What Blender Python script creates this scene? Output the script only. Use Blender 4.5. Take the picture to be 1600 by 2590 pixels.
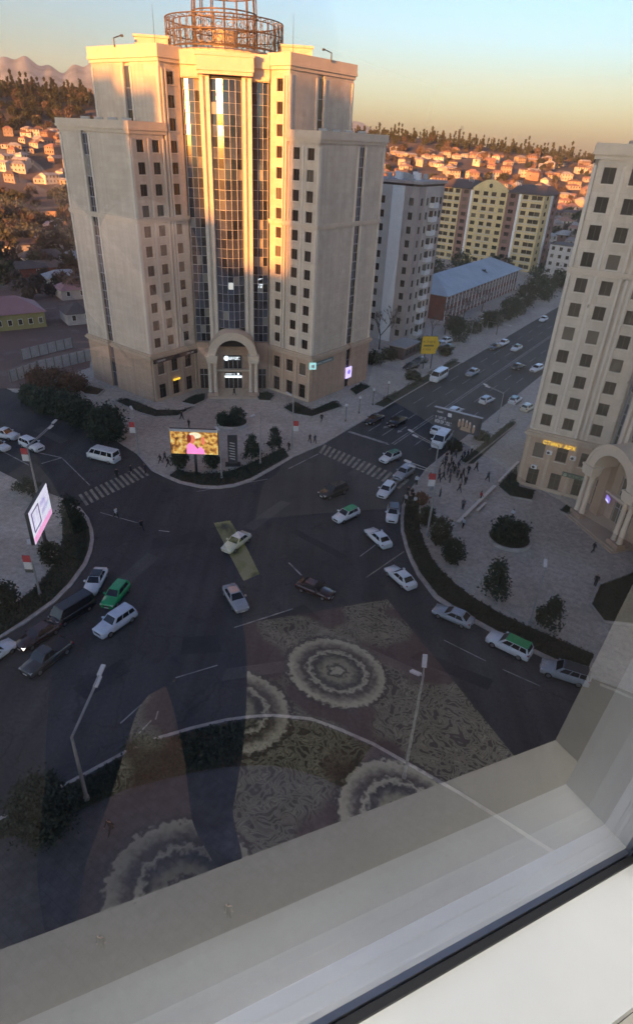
import bpy, bmesh, math, random
from mathutils import Vector, Matrix
rad = math.radians
for o in list(bpy.data.objects): bpy.data.objects.remove(o)
scene = bpy.context.scene
COL = scene.collection
# ------------------------------------------------------------------ camera
CAM_H = 45.0
FPX = 1554.0                      # focal length in photo pixels (1600 x 2590)
PITCH, ROLL = rad(31.3), math.atan2(133, 2555)
Fv = Vector((0, math.cos(PITCH), -math.sin(PITCH)))
R0 = Vector((1, 0, 0)); U0 = Vector((0, math.sin(PITCH), math.cos(PITCH)))
Rv = R0 * math.cos(ROLL) + U0 * math.sin(ROLL)
Uv = U0 * math.cos(ROLL) - R0 * math.sin(ROLL)
CAM = Vector((0, 0, CAM_H))
cd = bpy.data.cameras.new('camera'); cam = bpy.data.objects.new('camera', cd); COL.objects.link(cam)
cam.matrix_world = Matrix(((Rv.x, Uv.x, -Fv.x, CAM.x), (Rv.y, Uv.y, -Fv.y, CAM.y), (Rv.z, Uv.z, -Fv.z, CAM.z), (0, 0, 0, 1)))
cd.sensor_fit = 'VERTICAL'; cd.sensor_height = 24.0; cd.lens = 24.0 * FPX / 2590.0
cd.clip_start = 0.01; cd.clip_end = 40000
scene.camera = cam
scene.render.resolution_x, scene.render.resolution_y = 632, 1024
# ------------------------------------------------------------------ sky, sun, exposure
SUN_AZ = rad(208.0)               # compass bearing of the sun (0 = +Y, clockwise)
SUN_EL = rad(6.5)
SUN_TO = Vector((math.sin(SUN_AZ) * math.cos(SUN_EL), math.cos(SUN_AZ) * math.cos(SUN_EL), math.sin(SUN_EL)))
world = bpy.data.worlds.new('World'); scene.world = world; world.use_nodes = True
wn = world.node_tree; bg = wn.nodes['Background']
sky = wn.nodes.new('ShaderNodeTexSky'); sky.sky_type = 'NISHITA'; sky.sun_disc = False
sky.sun_elevation = SUN_EL; sky.sun_rotation = SUN_AZ
sky.altitude = 800; sky.air_density = 1.2; sky.dust_density = 2.2; sky.ozone_density = 3.6
sg = wn.nodes.new('ShaderNodeGamma'); sg.inputs[1].default_value = 1.55
st_ = wn.nodes.new('ShaderNodeVectorMath'); st_.operation = 'MULTIPLY'; st_.inputs[1].default_value = (0.99, 0.97, 0.95)   # camera white balance
sh = wn.nodes.new('ShaderNodeHueSaturation'); sh.inputs['Saturation'].default_value = 0.8
wn.links.new(sky.outputs[0], sh.inputs['Color']); wn.links.new(sh.outputs[0], sg.inputs[0]); wn.links.new(sg.outputs[0], st_.inputs[0]); wn.links.new(st_.outputs[0], bg.inputs[0]); bg.inputs[1].default_value = 0.065
sl = bpy.data.lights.new('sun', 'SUN'); sl.energy = 4.4; sl.angle = rad(0.5); sl.color = (1.0, 0.35, 0.055)
sun = bpy.data.objects.new('sun', sl); COL.objects.link(sun)
sun.rotation_euler = (-SUN_TO).to_track_quat('-Z', 'Y').to_euler(); sun.location = (-200, -300, 300)
scene.view_settings.view_transform = 'Standard'; scene.view_settings.look = 'None'
scene.view_settings.exposure = 2.3; scene.view_settings.gamma = 1.0; scene.view_settings.use_curve_mapping = False
scene.cycles.max_bounces = 8; scene.cycles.transparent_max_bounces = 16
scene.cycles.sample_clamp_indirect = 6.0
# ------------------------------------------------------------------ photo pixel -> world
K = 1600.0 / 1512.0
def ray(px, py):
    d = Fv * FPX + Rv * (px * K - 800) + Uv * (1295 - py * K); return d.normalized()
def G(px, py, z=0.0):
    d = ray(px, py); t = (z - CAM_H) / d.z; return CAM + d * t
def GX(px, py, z=0.0):
    p = G(px, py, z); return (p.x, p.y)
# ------------------------------------------------------------------ helpers
rnd = random.Random(7)
def tag(o, label=None, cat=None, group=None, kind=None):
    if label: o['label'] = label
    if cat: o['category'] = cat
    if group: o['group'] = group
    if kind: o['kind'] = kind
    return o
def link(o, parent=None):
    COL.objects.link(o)
    if parent is not None: o.parent = parent
    return o
def empty(name, loc=(0, 0, 0), rz=0.0, label=None, cat=None, group=None):
    o = bpy.data.objects.new(name, None); o.empty_display_size = 0.3
    o.location = loc; o.rotation_euler = (0, 0, rz); link(o); return tag(o, label, cat, group)
def obj(name, me, mat=None, parent=None, loc=(0, 0, 0), rz=0.0):
    o = bpy.data.objects.new(name, me); o.location = loc; o.rotation_euler = (0, 0, rz); link(o, parent)
    if mat is not None:
        if len(me.materials) == 0: me.materials.append(mat)
        if me.materials[0] is not mat:
            o.material_slots[0].link = 'OBJECT'; o.material_slots[0].material = mat
    return o
class MB:
    def __init__(s): s.v = []; s.f = []; s.m = []; s.sm = []; s.uv = None
    def add(s, vs, fs, mi=0, smooth=False):
        b = len(s.v); s.v += [tuple(p) for p in vs]
        for f in fs: s.f.append(tuple(i + b for i in f)); s.m.append(mi); s.sm.append(smooth)
        return s
    def box(s, x0, x1, y0, y1, z0, z1, mi=0):
        return s.add([(x0, y0, z0), (x1, y0, z0), (x1, y1, z0), (x0, y1, z0), (x0, y0, z1), (x1, y0, z1), (x1, y1, z1), (x0, y1, z1)],
            [(0, 3, 2, 1), (4, 5, 6, 7), (0, 1, 5, 4), (1, 2, 6, 5), (2, 3, 7, 6), (3, 0, 4, 7)], mi)
    def fbox(s, fr, a0, a1, z0, z1, o0, o1, mi=0):
        (ox, oy), (tx, ty) = fr; nx, ny = ty, -tx
        P = lambda a, o, z: (ox + tx * a + nx * o, oy + ty * a + ny * o, z)
        return s.add([P(a0, o1, z0), P(a1, o1, z0), P(a1, o0, z0), P(a0, o0, z0), P(a0, o1, z1), P(a1, o1, z1), P(a1, o0, z1), P(a0, o0, z1)],
            [(0, 3, 2, 1), (4, 5, 6, 7), (0, 1, 5, 4), (1, 2, 6, 5), (2, 3, 7, 6), (3, 0, 4, 7)], mi)
    def prism(s, poly, z0, z1, mi=0, bottom=True):
        a = sum(poly[i][0] * poly[(i + 1) % len(poly)][1] - poly[(i + 1) % len(poly)][0] * poly[i][1] for i in range(len(poly)))
        if a < 0: poly = poly[::-1]
        n = len(poly)
        fs = [tuple(range(n, 2 * n))] + [(i, (i + 1) % n, (i + 1) % n + n, i + n) for i in range(n)]
        if bottom: fs.append(tuple(range(n - 1, -1, -1)))
        return s.add([(p[0], p[1], z0) for p in poly] + [(p[0], p[1], z1) for p in poly], fs, mi)
    def tube(s, p0, p1, r0, r1=None, n=8, mi=0, cap=True):
        r1 = r0 if r1 is None else r1
        p0, p1 = Vector(p0), Vector(p1); d = (p1 - p0).normalized()
        a = d.orthogonal().normalized(); b = d.cross(a)
        vs = []
        for p, r in ((p0, r0), (p1, r1)):
            for i in range(n):
                t = 2 * math.pi * i / n; vs.append(p + (a * math.cos(t) + b * math.sin(t)) * r)
        fs = [(i, (i + 1) % n, (i + 1) % n + n, i + n) for i in range(n)]
        if cap: fs += [tuple(range(n - 1, -1, -1)), tuple(range(n, 2 * n))]
        return s.add(vs, fs, mi, n > 6)
    def path(s, pts, r, n=6, mi=0, closed=False):
        m = len(pts)
        for i in range(m if closed else m - 1): s.tube(pts[i], pts[(i + 1) % m], r, r, n, mi)
        return s
    def lathe(s, prof, n=16, c=(0, 0, 0), mi=0):
        vs = []; k = len(prof)
        for i in range(n):
            t = 2 * math.pi * i / n
            for r, z in prof: vs.append((c[0] + r * math.cos(t), c[1] + r * math.sin(t), c[2] + z))
        fs = []
        for i in range(n):
            j = (i + 1) % n
            for q in range(k - 1): fs.append((i * k + q, j * k + q, j * k + q + 1, i * k + q + 1))
        return s.add(vs, fs, mi, True)
    def ring(s, c, r, rt, n=28, m=5, mi=0):
        vs = []; fs = []
        for i in range(n):
            t = 2 * math.pi * i / n
            for j in range(m):
                q = 2 * math.pi * j / m; rr = r + rt * math.cos(q)
                vs.append((c[0] + rr * math.cos(t), c[1] + rr * math.sin(t), c[2] + rt * math.sin(q)))
        for i in range(n):
            for j in range(m):
                fs.append((i * m + j, (i + 1) % n * m + j, (i + 1) % n * m + (j + 1) % m, i * m + (j + 1) % m))
        return s.add(vs, fs, mi, True)
    def mesh(s, name, mats=(), bevel=0.0):
        me = bpy.data.meshes.new(name); me.from_pydata(s.v, [], s.f)
        for m in mats: me.materials.append(m)
        for p, mi, sm in zip(me.polygons, s.m, s.sm): p.material_index = mi; p.use_smooth = sm
        me.update()
        if bevel:
            bm = bmesh.new(); bm.from_mesh(me); bmesh.ops.bevel(bm, geom=bm.edges[:], offset=bevel, segments=1, affect='EDGES'); bm.to_mesh(me); bm.free()
        return me
    def obj(s, name, mat, parent=None, loc=(0, 0, 0), rz=0.0, bevel=0.0):
        mats = mat if isinstance(mat, (list, tuple)) else [mat]
        return obj(name, s.mesh(name, mats, bevel), None, parent, loc, rz)
def copy_tree(o, parent=None):
    c = o.copy(); COL.objects.link(c); c.parent = parent
    for ch in o.children: copy_tree(ch, c)
    return c
# ------------------------------------------------------------------ materials
MATS = {}
def mat(name, col, rough=0.8, var=0.12, scale=1.0, metal=0.0, emit=None, es=0.0, bump=0.0, spec=0.5, rand=0.0, detail=4):
    if name in MATS: return MATS[name]
    m = bpy.data.materials.new(name); m.use_nodes = True; nt = m.node_tree; N = nt.nodes; Lk = nt.links
    b = N['Principled BSDF']; b.inputs['Roughness'].default_value = rough; b.inputs['Metallic'].default_value = metal
    b.inputs['Specular IOR Level'].default_value = spec
    tc = N.new('ShaderNodeTexCoord'); nz = N.new('ShaderNodeTexNoise'); nz.inputs['Scale'].default_value = scale; nz.inputs['Detail'].default_value = detail
    Lk.new(tc.outputs['Object'], nz.inputs['Vector'])
    mr = N.new('ShaderNodeMapRange'); mr.inputs[1].default_value = 0.25; mr.inputs[2].default_value = 0.75
    mr.inputs[3].default_value = 1 - var; mr.inputs[4].default_value = 1 + var; Lk.new(nz.outputs[0], mr.inputs[0])
    fac = mr.outputs[0]
    if rand:
        oi = N.new('ShaderNodeObjectInfo'); r2 = N.new('ShaderNodeMapRange'); r2.inputs[3].default_value = 1 - rand; r2.inputs[4].default_value = 1 + rand
        Lk.new(oi.outputs['Random'], r2.inputs[0]); mu = N.new('ShaderNodeMath'); mu.operation = 'MULTIPLY'
        Lk.new(fac, mu.inputs[0]); Lk.new(r2.outputs[0], mu.inputs[1]); fac = mu.outputs[0]
    vm = N.new('ShaderNodeVectorMath'); vm.operation = 'SCALE'; vm.inputs[0].default_value = col; Lk.new(fac, vm.inputs['Scale'])
    Lk.new(vm.outputs[0], b.inputs['Base Color'])
    if bump:
        bp = N.new('ShaderNodeBump'); bp.inputs['Strength'].default_value = bump; bp.inputs['Distance'].default_value = 0.05
        Lk.new(nz.outputs[0], bp.inputs['Height']); Lk.new(bp.outputs[0], b.inputs['Normal'])
    if emit: b.inputs['Emission Color'].default_value = (*emit, 1); b.inputs['Emission Strength'].default_value = es
    MATS[name] = m; return m
def stone(name, col, pw=1.2, ph=0.8, mortar=0.75, var=0.08):
    m = mat(name, col, 0.75, var, 0.35); nt = m.node_tree; N = nt.nodes; Lk = nt.links
    b = N['Principled BSDF']; vm = b.inputs['Base Color'].links[0].from_node
    # cladding-panel joints, along whichever wall direction, keyed on height and on x+y / x-y
    tc = [n for n in N if n.type == 'TEX_COORD'][0]; sx = N.new('ShaderNodeSeparateXYZ'); Lk.new(tc.outputs['Object'], sx.inputs[0])
    ad = N.new('ShaderNodeMath'); ad.operation = 'ADD'
    m2 = N.new('ShaderNodeMath'); m2.operation = 'MULTIPLY'; m2.inputs[1].default_value = 0.37
    Lk.new(sx.outputs[0], ad.inputs[0]); Lk.new(sx.outputs[1], m2.inputs[0]); Lk.new(m2.outputs[0], ad.inputs[1])
    cx = N.new('ShaderNodeCombineXYZ'); Lk.new(ad.outputs[0], cx.inputs[0]); Lk.new(sx.outputs[2], cx.inputs[1])
    br = N.new('ShaderNodeTexBrick'); br.inputs['Color1'].default_value = (1, 1, 1, 1); br.inputs['Color2'].default_value = (0.9, 0.89, 0.87, 1)
    br.inputs['Mortar'].default_value = (mortar, mortar, mortar, 1); br.inputs['Scale'].default_value = 1.0
    br.inputs['Mortar Size'].default_value = 0.012; br.inputs['Brick Width'].default_value = pw; br.inputs['Row Height'].default_value = ph
    Lk.new(cx.outputs[0], br.inputs['Vector'])
    # rain streaks: noise stretched in height
    mp = N.new('ShaderNodeMapping'); mp.inputs['Scale'].default_value = (1.3, 1.3, 0.06); Lk.new(tc.outputs['Object'], mp.inputs[0])
    n2 = N.new('ShaderNodeTexNoise'); n2.inputs['Scale'].default_value = 1.0; n2.inputs['Detail'].default_value = 5; Lk.new(mp.outputs[0], n2.inputs['Vector'])
    r3 = N.new('ShaderNodeMapRange'); r3.inputs[1].default_value = 0.35; r3.inputs[2].default_value = 0.7; r3.inputs[3].default_value = 0.90; r3.inputs[4].default_value = 1.05
    Lk.new(n2.outputs[0], r3.inputs[0])
    v2 = N.new('ShaderNodeVectorMath'); v2.operation = 'MULTIPLY'; Lk.new(vm.outputs[0], v2.inputs[0]); Lk.new(br.outputs[0], v2.inputs[1])
    v3 = N.new('ShaderNodeVectorMath'); v3.operation = 'SCALE'; Lk.new(v2.outputs[0], v3.inputs[0]); Lk.new(r3.outputs[0], v3.inputs['Scale'])
    Lk.new(v3.outputs[0], b.inputs['Base Color']); return m
def glass_dark(name, col=(0.035, 0.04, 0.05), rough=0.06, rand=0.6, spec=0.9):
    m = mat(name, col, rough, 0.25, 0.8, rand=rand, spec=spec); return m
M_STONE = stone('stone_beige', (0.68, 0.58, 0.47))
M_TRIM = mat('stone_trim', (0.66, 0.55, 0.43), 0.7, 0.08, 0.7)
M_PIER = mat('stone_light', (0.70, 0.62, 0.52), 0.75, 0.07, 0.5)
M_POD = stone('stone_podium', (0.52, 0.37, 0.27), 1.0, 0.6)
M_PODT = mat('stone_podium_trim', (0.54, 0.42, 0.31), 0.75, 0.1, 0.8)
M_WGLASS = glass_dark('window_glass', (0.045, 0.033, 0.025), 0.12, 0.5, 0.6)
def curtains(m, share, col):
    nt = m.node_tree; N = nt.nodes; b = N['Principled BSDF']; src = b.inputs['Base Color'].links[0].from_socket
    oi = [n for n in N if n.type == 'OBJECT_INFO'][0]; w = N.new('ShaderNodeTexWhiteNoise'); w.noise_dimensions = '1D'; nt.links.new(oi.outputs['Random'], w.inputs['W'])
    g = N.new('ShaderNodeMath'); g.operation = 'LESS_THAN'; g.inputs[1].default_value = share; nt.links.new(w.outputs['Value'], g.inputs[0])
    mx = N.new('ShaderNodeMix'); mx.data_type = 'RGBA'; nt.links.new(g.outputs[0], mx.inputs[0]); nt.links.new(src, mx.inputs[6]); mx.inputs[7].default_value = (*col, 1); nt.links.new(mx.outputs[2], b.inputs['Base Color'])
curtains(M_WGLASS, 0.14, (0.16, 0.13, 0.10))
M_CGLASS = glass_dark('curtain_glass', (0.05, 0.055, 0.075), 0.085, 0.8, 1.0)
curtains(M_CGLASS, 0.05, (0.30, 0.28, 0.25))
M_MULL = mat('mullion_metal', (0.42, 0.42, 0.44), 0.5, 0.1, 2, 0.3)
M_FRAME = mat('window_frame', (0.10, 0.075, 0.06), 0.6, 0.1, 3)
M_WHITE = mat('white_paint', (0.75, 0.75, 0.74), 0.6, 0.06, 1.5)
M_ROOF = mat('roof_felt', (0.16, 0.14, 0.13), 0.9, 0.2, 0.5)
M_DARKM = mat('dark_metal', (0.05, 0.05, 0.055), 0.5, 0.1, 3, 0.4)
M_STEEL = mat('galvanised_steel', (0.40, 0.40, 0.41), 0.5, 0.12, 3, 0.5)
M_CAGE = mat('cage_metal', (0.20, 0.14, 0.09), 0.5, 0.2, 1, 0.5)
# ================================================================== ground, roads, pavements
def noise_mix_mat(name, c1, c2, scale, c3=None, s3=8.0, rough=0.9, bump=0.0, lo=0.4, hi=0.62):
    m = bpy.data.materials.new(name); m.use_nodes = True; nt = m.node_tree; N = nt.nodes; Lk = nt.links; b = N['Principled BSDF']
    b.inputs['Roughness'].default_value = rough
    tc = N.new('ShaderNodeTexCoord'); n1 = N.new('ShaderNodeTexNoise'); n1.inputs['Scale'].default_value = scale; n1.inputs['Detail'].default_value = 6
    Lk.new(tc.outputs['Object'], n1.inputs['Vector'])
    mr = N.new('ShaderNodeMapRange'); mr.inputs[1].default_value = lo; mr.inputs[2].default_value = hi; Lk.new(n1.outputs[0], mr.inputs[0])
    mx = N.new('ShaderNodeMix'); mx.data_type = 'RGBA'; mx.inputs[6].default_value = (*c1, 1); mx.inputs[7].default_value = (*c2, 1); Lk.new(mr.outputs[0], mx.inputs[0])
    out = mx.outputs[2]
    n2 = N.new('ShaderNodeTexNoise'); n2.inputs['Scale'].default_value = s3; n2.inputs['Detail'].default_value = 4; Lk.new(tc.outputs['Object'], n2.inputs['Vector'])
    m2 = N.new('ShaderNodeMapRange'); m2.inputs[1].default_value = 0.3; m2.inputs[2].default_value = 0.7
    if c3:
        Lk.new(n2.outputs[0], m2.inputs[0]); m2.inputs[1].default_value = 0.55; m2.inputs[2].default_value = 0.7
        m3 = N.new('ShaderNodeMix'); m3.data_type = 'RGBA'; Lk.new(m2.outputs[0], m3.inputs[0]); Lk.new(out, m3.inputs[6]); m3.inputs[7].default_value = (*c3, 1); out = m3.outputs[2]
    else:
        m2.inputs[3].default_value = 0.82; m2.inputs[4].default_value = 1.18; Lk.new(n2.outputs[0], m2.inputs[0])
        vs = N.new('ShaderNodeVectorMath'); vs.operation = 'SCALE'; Lk.new(out, vs.inputs[0]); Lk.new(m2.outputs[0], vs.inputs['Scale']); out = vs.outputs[0]
    Lk.new(out, b.inputs['Base Color'])
    if bump:
        bp = N.new('ShaderNodeBump'); bp.inputs['Strength'].default_value = bump; bp.inputs['Distance'].default_value = 0.03; Lk.new(n2.outputs[0], bp.inputs['Height']); Lk.new(bp.outputs[0], b.inputs['Normal'])
    return m
M_ASPH = noise_mix_mat('asphalt', (0.044, 0.041, 0.043), (0.066, 0.061, 0.059), 0.07, None, 3.0, 0.85, 0.15)
M_PAVE = noise_mix_mat('pavement_concrete', (0.43, 0.375, 0.315), (0.51, 0.45, 0.385), 0.12, None, 1.6, 0.9, 0.1)
# paving joints
def add_tiles(m, w, h, dark):
    nt = m.node_tree; N = nt.nodes; Lk = nt.links; b = N['Principled BSDF']; src = b.inputs['Base Color'].links[0].from_socket
    tc = [n for n in N if n.type == 'TEX_COORD'][0]; br = N.new('ShaderNodeTexBrick')
    br.inputs['Color1'].default_value = (1, 1, 1, 1); br.inputs['Color2'].default_value = (0.9, 0.9, 0.9, 1); br.inputs['Mortar'].default_value = (dark, dark, dark, 1)
    br.inputs['Scale'].default_value = 1; br.inputs['Mortar Size'].default_value = 0.02; br.inputs['Brick Width'].default_value = w; br.inputs['Row Height'].default_value = h
    mp = N.new('ShaderNodeMapping'); mp.inputs['Rotation'].default_value = (0, 0, rad(33)); Lk.new(tc.outputs['Object'], mp.inputs[0]); Lk.new(mp.outputs[0], br.inputs['Vector'])
    vm = N.new('ShaderNodeVectorMath'); vm.operation = 'MULTIPLY'; Lk.new(src, vm.inputs[0]); Lk.new(br.outputs[0], vm.inputs[1]); Lk.new(vm.outputs[0], b.inputs['Base Color'])
add_tiles(M_PAVE, 0.8, 0.8, 0.72)
M_PAVED = noise_mix_mat('pavement_dark_setts', (0.085, 0.080, 0.082), (0.12, 0.112, 0.112), 0.15, None, 1.6, 0.9, 0.1); add_tiles(M_PAVED, 0.6, 0.6, 0.7)
M_KERB = mat('kerb_concrete', (0.42, 0.38, 0.34), 0.9, 0.25, 1.2)
M_EARTH = noise_mix_mat('bare_earth', (0.15, 0.10, 0.08), (0.10, 0.085, 0.07), 0.03, (0.19, 0.14, 0.12), 0.25)
M_REDEARTH = noise_mix_mat('red_earth', (0.20, 0.11, 0.09), (0.155, 0.10, 0.085), 0.04, (0.23, 0.16, 0.14), 0.2)
M_LAWN = noise_mix_mat('lawn_soil', (0.045, 0.05, 0.022), (0.075, 0.055, 0.035), 0.25, None, 5.0)
M_PAINT = noise_mix_mat('road_paint', (0.36, 0.35, 0.33), (0.10, 0.10, 0.10), 0.9, None, 6.0, 0.8, 0, 0.42, 0.72)
M_PAINTY = noise_mix_mat('road_paint_yellowed', (0.33, 0.30, 0.24), (0.11, 0.105, 0.095), 0.9, None, 6.0, 0.8, 0, 0.42, 0.72)

def wear(m):
    nt = m.node_tree; N = nt.nodes; Lk = nt.links; b = N['Principled BSDF']; src = b.inputs['Base Color'].links[0].from_socket; tc = [n for n in N if n.type == 'TEX_COORD'][0]
    v = N.new('ShaderNodeTexVoronoi'); v.feature = 'DISTANCE_TO_EDGE'; v.inputs['Scale'].default_value = 0.16; nz = N.new('ShaderNodeTexNoise'); nz.inputs['Scale'].default_value = 0.6; nz.inputs['Detail'].default_value = 5; Lk.new(tc.outputs['Object'], nz.inputs['Vector'])
    va = N.new('ShaderNodeVectorMath'); va.operation = 'MULTIPLY_ADD'; va.inputs[1].default_value = (2.5, 2.5, 0); Lk.new(nz.outputs['Color'], va.inputs[0]); Lk.new(tc.outputs['Object'], va.inputs[2]); Lk.new(va.outputs[0], v.inputs['Vector'])
    r = N.new('ShaderNodeMapRange'); r.inputs[1].default_value = 0.0; r.inputs[2].default_value = 0.012; r.inputs[3].default_value = 0.62; r.inputs[4].default_value = 1.0; Lk.new(v.outputs['Distance'], r.inputs[0])
    mp = N.new('ShaderNodeMapping'); mp.inputs['Rotation'].default_value = (0, 0, rad(33)); mp.inputs['Scale'].default_value = (0.55, 0.03, 1); Lk.new(tc.outputs['Object'], mp.inputs[0]); n2 = N.new('ShaderNodeTexNoise'); n2.inputs['Scale'].default_value = 1.0; n2.inputs['Detail'].default_value = 3; Lk.new(mp.outputs[0], n2.inputs['Vector'])
    r2 = N.new('ShaderNodeMapRange'); r2.inputs[1].default_value = 0.3; r2.inputs[2].default_value = 0.7; r2.inputs[3].default_value = 0.78; r2.inputs[4].default_value = 1.25; Lk.new(n2.outputs[0], r2.inputs[0])
    n4 = N.new('ShaderNodeTexNoise'); n4.inputs['Scale'].default_value = 0.35; n4.inputs['Detail'].default_value = 6; Lk.new(tc.outputs['Object'], n4.inputs['Vector']); r4 = N.new('ShaderNodeMapRange'); r4.inputs[1].default_value = 0.60; r4.inputs[2].default_value = 0.72; r4.inputs[3].default_value = 1.0; r4.inputs[4].default_value = 0.65; Lk.new(n4.outputs[0], r4.inputs[0])
    for k in (r, r2, r4):
        s_ = N.new('ShaderNodeVectorMath'); s_.operation = 'SCALE'; Lk.new(src, s_.inputs[0]); Lk.new(k.outputs[0], s_.inputs['Scale']); src = s_.outputs[0]
    Lk.new(src, b.inputs['Base Color'])
wear(M_ASPH)
M_PATCHD = noise_mix_mat('asphalt_patch_dark', (0.030, 0.030, 0.032), (0.042, 0.041, 0.041), 0.4, None, 4.0); M_PATCHL = noise_mix_mat('asphalt_patch_grey', (0.075, 0.071, 0.068), (0.09, 0.085, 0.08), 0.4, None, 4.0); M_IRON = mat('manhole_iron', (0.05, 0.045, 0.042), 0.7, 0.2, 8)
def sheet(name, poly, z, m, kind='structure', parent=None):
    a = sum(poly[i][0] * poly[(i + 1) % len(poly)][1] - poly[(i + 1) % len(poly)][0] * poly[i][1] for i in range(len(poly)))
    if a < 0: poly = poly[::-1]
    b = MB(); b.add([(p[0], p[1], z) for p in poly], [tuple(range(len(poly)))]); o = b.obj(name, m, parent)
    if kind: o['kind'] = kind
    return o
sheet('ground', [(-9000, -2000), (9000, -2000), (9000, 12500), (-9000, 12500)], -0.12, M_EARTH)
road = sheet('road', [(-260, -90), (300, -90), (420, 640), (-260, 330)], 0.0, M_ASPH)

KT = [GX(*p) for p in [(30, 935), (100, 960), (210, 1010), (330, 1085), (365, 1125), (400, 1142), (430, 1155), (480, 1166), (520, 1168), (560, 1163), (600, 1150), (650, 1122), (700, 1092), (770, 1062), (870, 1008), (965, 955), (1130, 848)]]
SD = Vector((0.545, 0.838)).normalized(); SN = Vector((SD.y, -SD.x))          # right street: direction, and its right-hand normal
S0 = Vector(GX(770, 1062))
def SP(a, w): p = S0 + SD * a + SN * w; return (p.x, p.y)
KT = KT[:13] + [SP(0, 0), SP(30, 0), SP(120, 0), SP(330, 0)]
LD = Vector((-0.80, 0.60)); L0 = Vector(KT[0])
far_left = tuple(L0 + LD * 160)
top_poly = [far_left] + KT + [(120, 640), (-260, 640)]
KL = [(-187.0, 185.0), (-80.0, 103.0)] + [GX(*p) for p in [(0, 1130), (60, 1160), (150, 1195), (190, 1215), (210, 1240), (220, 1268), (222, 1290), (217, 1320), (205, 1350), (170, 1400), (130, 1440), (60, 1490), (0, 1525)]] + [(-48.0, 26.0), (-110.0, -50.0)]
KR = [SP(330, 18.4), SP(120, 18.4), SP(20, 18.4), SP(3, 18.4)] + [GX(*p) for p in [(972, 1185), (962, 1210), (959, 1240), (960, 1270), (970, 1310), (982, 1342), (1000, 1378), (1040, 1430), (1100, 1470), (1200, 1525), (1300, 1572), (1400, 1615), (1500, 1650)]] + [(60.0, 26.0), (140.0, -26.0)]
KB = [(-75.0, -30.0), (-40.0, 8.0)] + [GX(*p) for p in [(0, 1960), (90, 1912), (175, 1868), (305, 1797), (375, 1767), (460, 1742), (540, 1723), (600, 1715), (650, 1712), (740, 1720), (810, 1745), (890, 1780), (975, 1828), (1100, 1900)]] + [(24.0, 23.0), (90.0, -26.0)]
PAV = [('top', top_poly, KT), ('left', KL + [(-260, -50), (-260, 185)], KL[1:]), ('right', KR + [(290, -26), (300, 360)], KR[1:]), ('bottom', KB + [(90, -88), (-75, -88)], KB[1:])]
for nm, poly, kl in PAV:
    b = MB(); b.prism(poly, -0.06, 0.12, bottom=False); o = b.obj('pavement', M_PAVED if nm == 'bottom' else M_PAVE); o['kind'] = 'structure'
    kb = MB(); off = 0.16
    for i in range(len(kl) - 1):
        p, q = Vector(kl[i]), Vector(kl[i + 1]); d = (q - p).normalized(); n = Vector((d.y, -d.x))
        kb.add([(p.x + n.x * off, p.y + n.y * off, 0.0), (q.x + n.x * off, q.y + n.y * off, 0.0), (q.x - n.x * off, q.y - n.y * off, 0.0), (p.x - n.x * off, p.y - n.y * off, 0.0),
                (p.x + n.x * off, p.y + n.y * off, 0.145), (q.x + n.x * off, q.y + n.y * off, 0.145), (q.x - n.x * off, q.y - n.y * off, 0.145 + 0.002 * (i % 2)), (p.x - n.x * off, p.y - n.y * off, 0.145 + 0.002 * (i % 2))],
               [(4, 5, 6, 7), (0, 1, 5, 4), (1, 2, 6, 5), (2, 3, 7, 6), (3, 0, 4, 7)])
    o = kb.obj('kerb', M_KERB); o['kind'] = 'structure'
# --- planted verges behind the kerbs
def inset(pts, d):
    out = []
    for i, p in enumerate(pts):
        a = Vector(pts[max(0, i - 1)]); c = Vector(pts[min(len(pts) - 1, i + 1)]); t = (c - a).normalized(); n = Vector((-t.y, t.x)) ; out.append((p[0] + n.x * d, p[1] + n.y * d))
    return out
VERGES = []
def verge(outer, inner):
    poly = outer + inner[::-1]; VERGES.append(poly); sheet('verge', poly, 0.134, M_LAWN); return poly
vR = verge([GX(*p) for p in [(977, 1185), (967, 1212), (964, 1240), (965, 1270), (975, 1308), (988, 1340), (1006, 1374), (1045, 1424), (1103, 1463), (1202, 1518), (1302, 1566), (1400, 1608)]],
           [GX(*p) for p in [(1000, 1185), (1000, 1240), (1003, 1270), (1013, 1300), (1030, 1335), (1050, 1362), (1085, 1396), (1120, 1424), (1200, 1472), (1290, 1512), (1350, 1538), (1418, 1566)]])
vT = verge([GX(*p) for p in [(405, 1139), (433, 1151), (481, 1161), (520, 1163), (559, 1158), (598, 1145), (648, 1117), (690, 1093)]],
           [GX(*p) for p in [(425, 1122), (440, 1128), (480, 1134), (520, 1132), (560, 1124), (590, 1112), (640, 1090), (676, 1072)]])
vL = verge([GX(*p) for p in [(187, 1222), (205, 1243), (214, 1268), (216, 1290), (211, 1318), (199, 1348), (164, 1396), (125, 1436), (56, 1485), (2, 1520)]],
           [GX(*p) for p in [(150, 1222), (150, 1250), (150, 1290), (140, 1330), (125, 1360), (100, 1390), (75, 1415), (50, 1435), (10, 1460), (-30, 1480)]])
vB = verge([GX(*p) for p in [(-30, 1975), (4, 1966), (92, 1919), (178, 1875), (307, 1804), (377, 1774), (462, 1750), (542, 1731), (600, 1724), (650, 1720), (738, 1729), (806, 1753), (885, 1788)]],
           [GX(*p) for p in [(-30, 2025), (0, 2010), (90, 1985), (170, 1950), (300, 1890), (380, 1868), (480, 1845), (540, 1836), (600, 1832), (650, 1832), (700, 1840), (760, 1858), (820, 1885)]])
vS = verge([SP(22, 0.5), SP(60, 0.5)], [SP(22, -2.4), SP(60, -2.4)])
vH = verge([GX(1130, 1110), GX(1232, 1016)], [GX(1105, 1110), GX(1222, 1008)])
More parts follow.
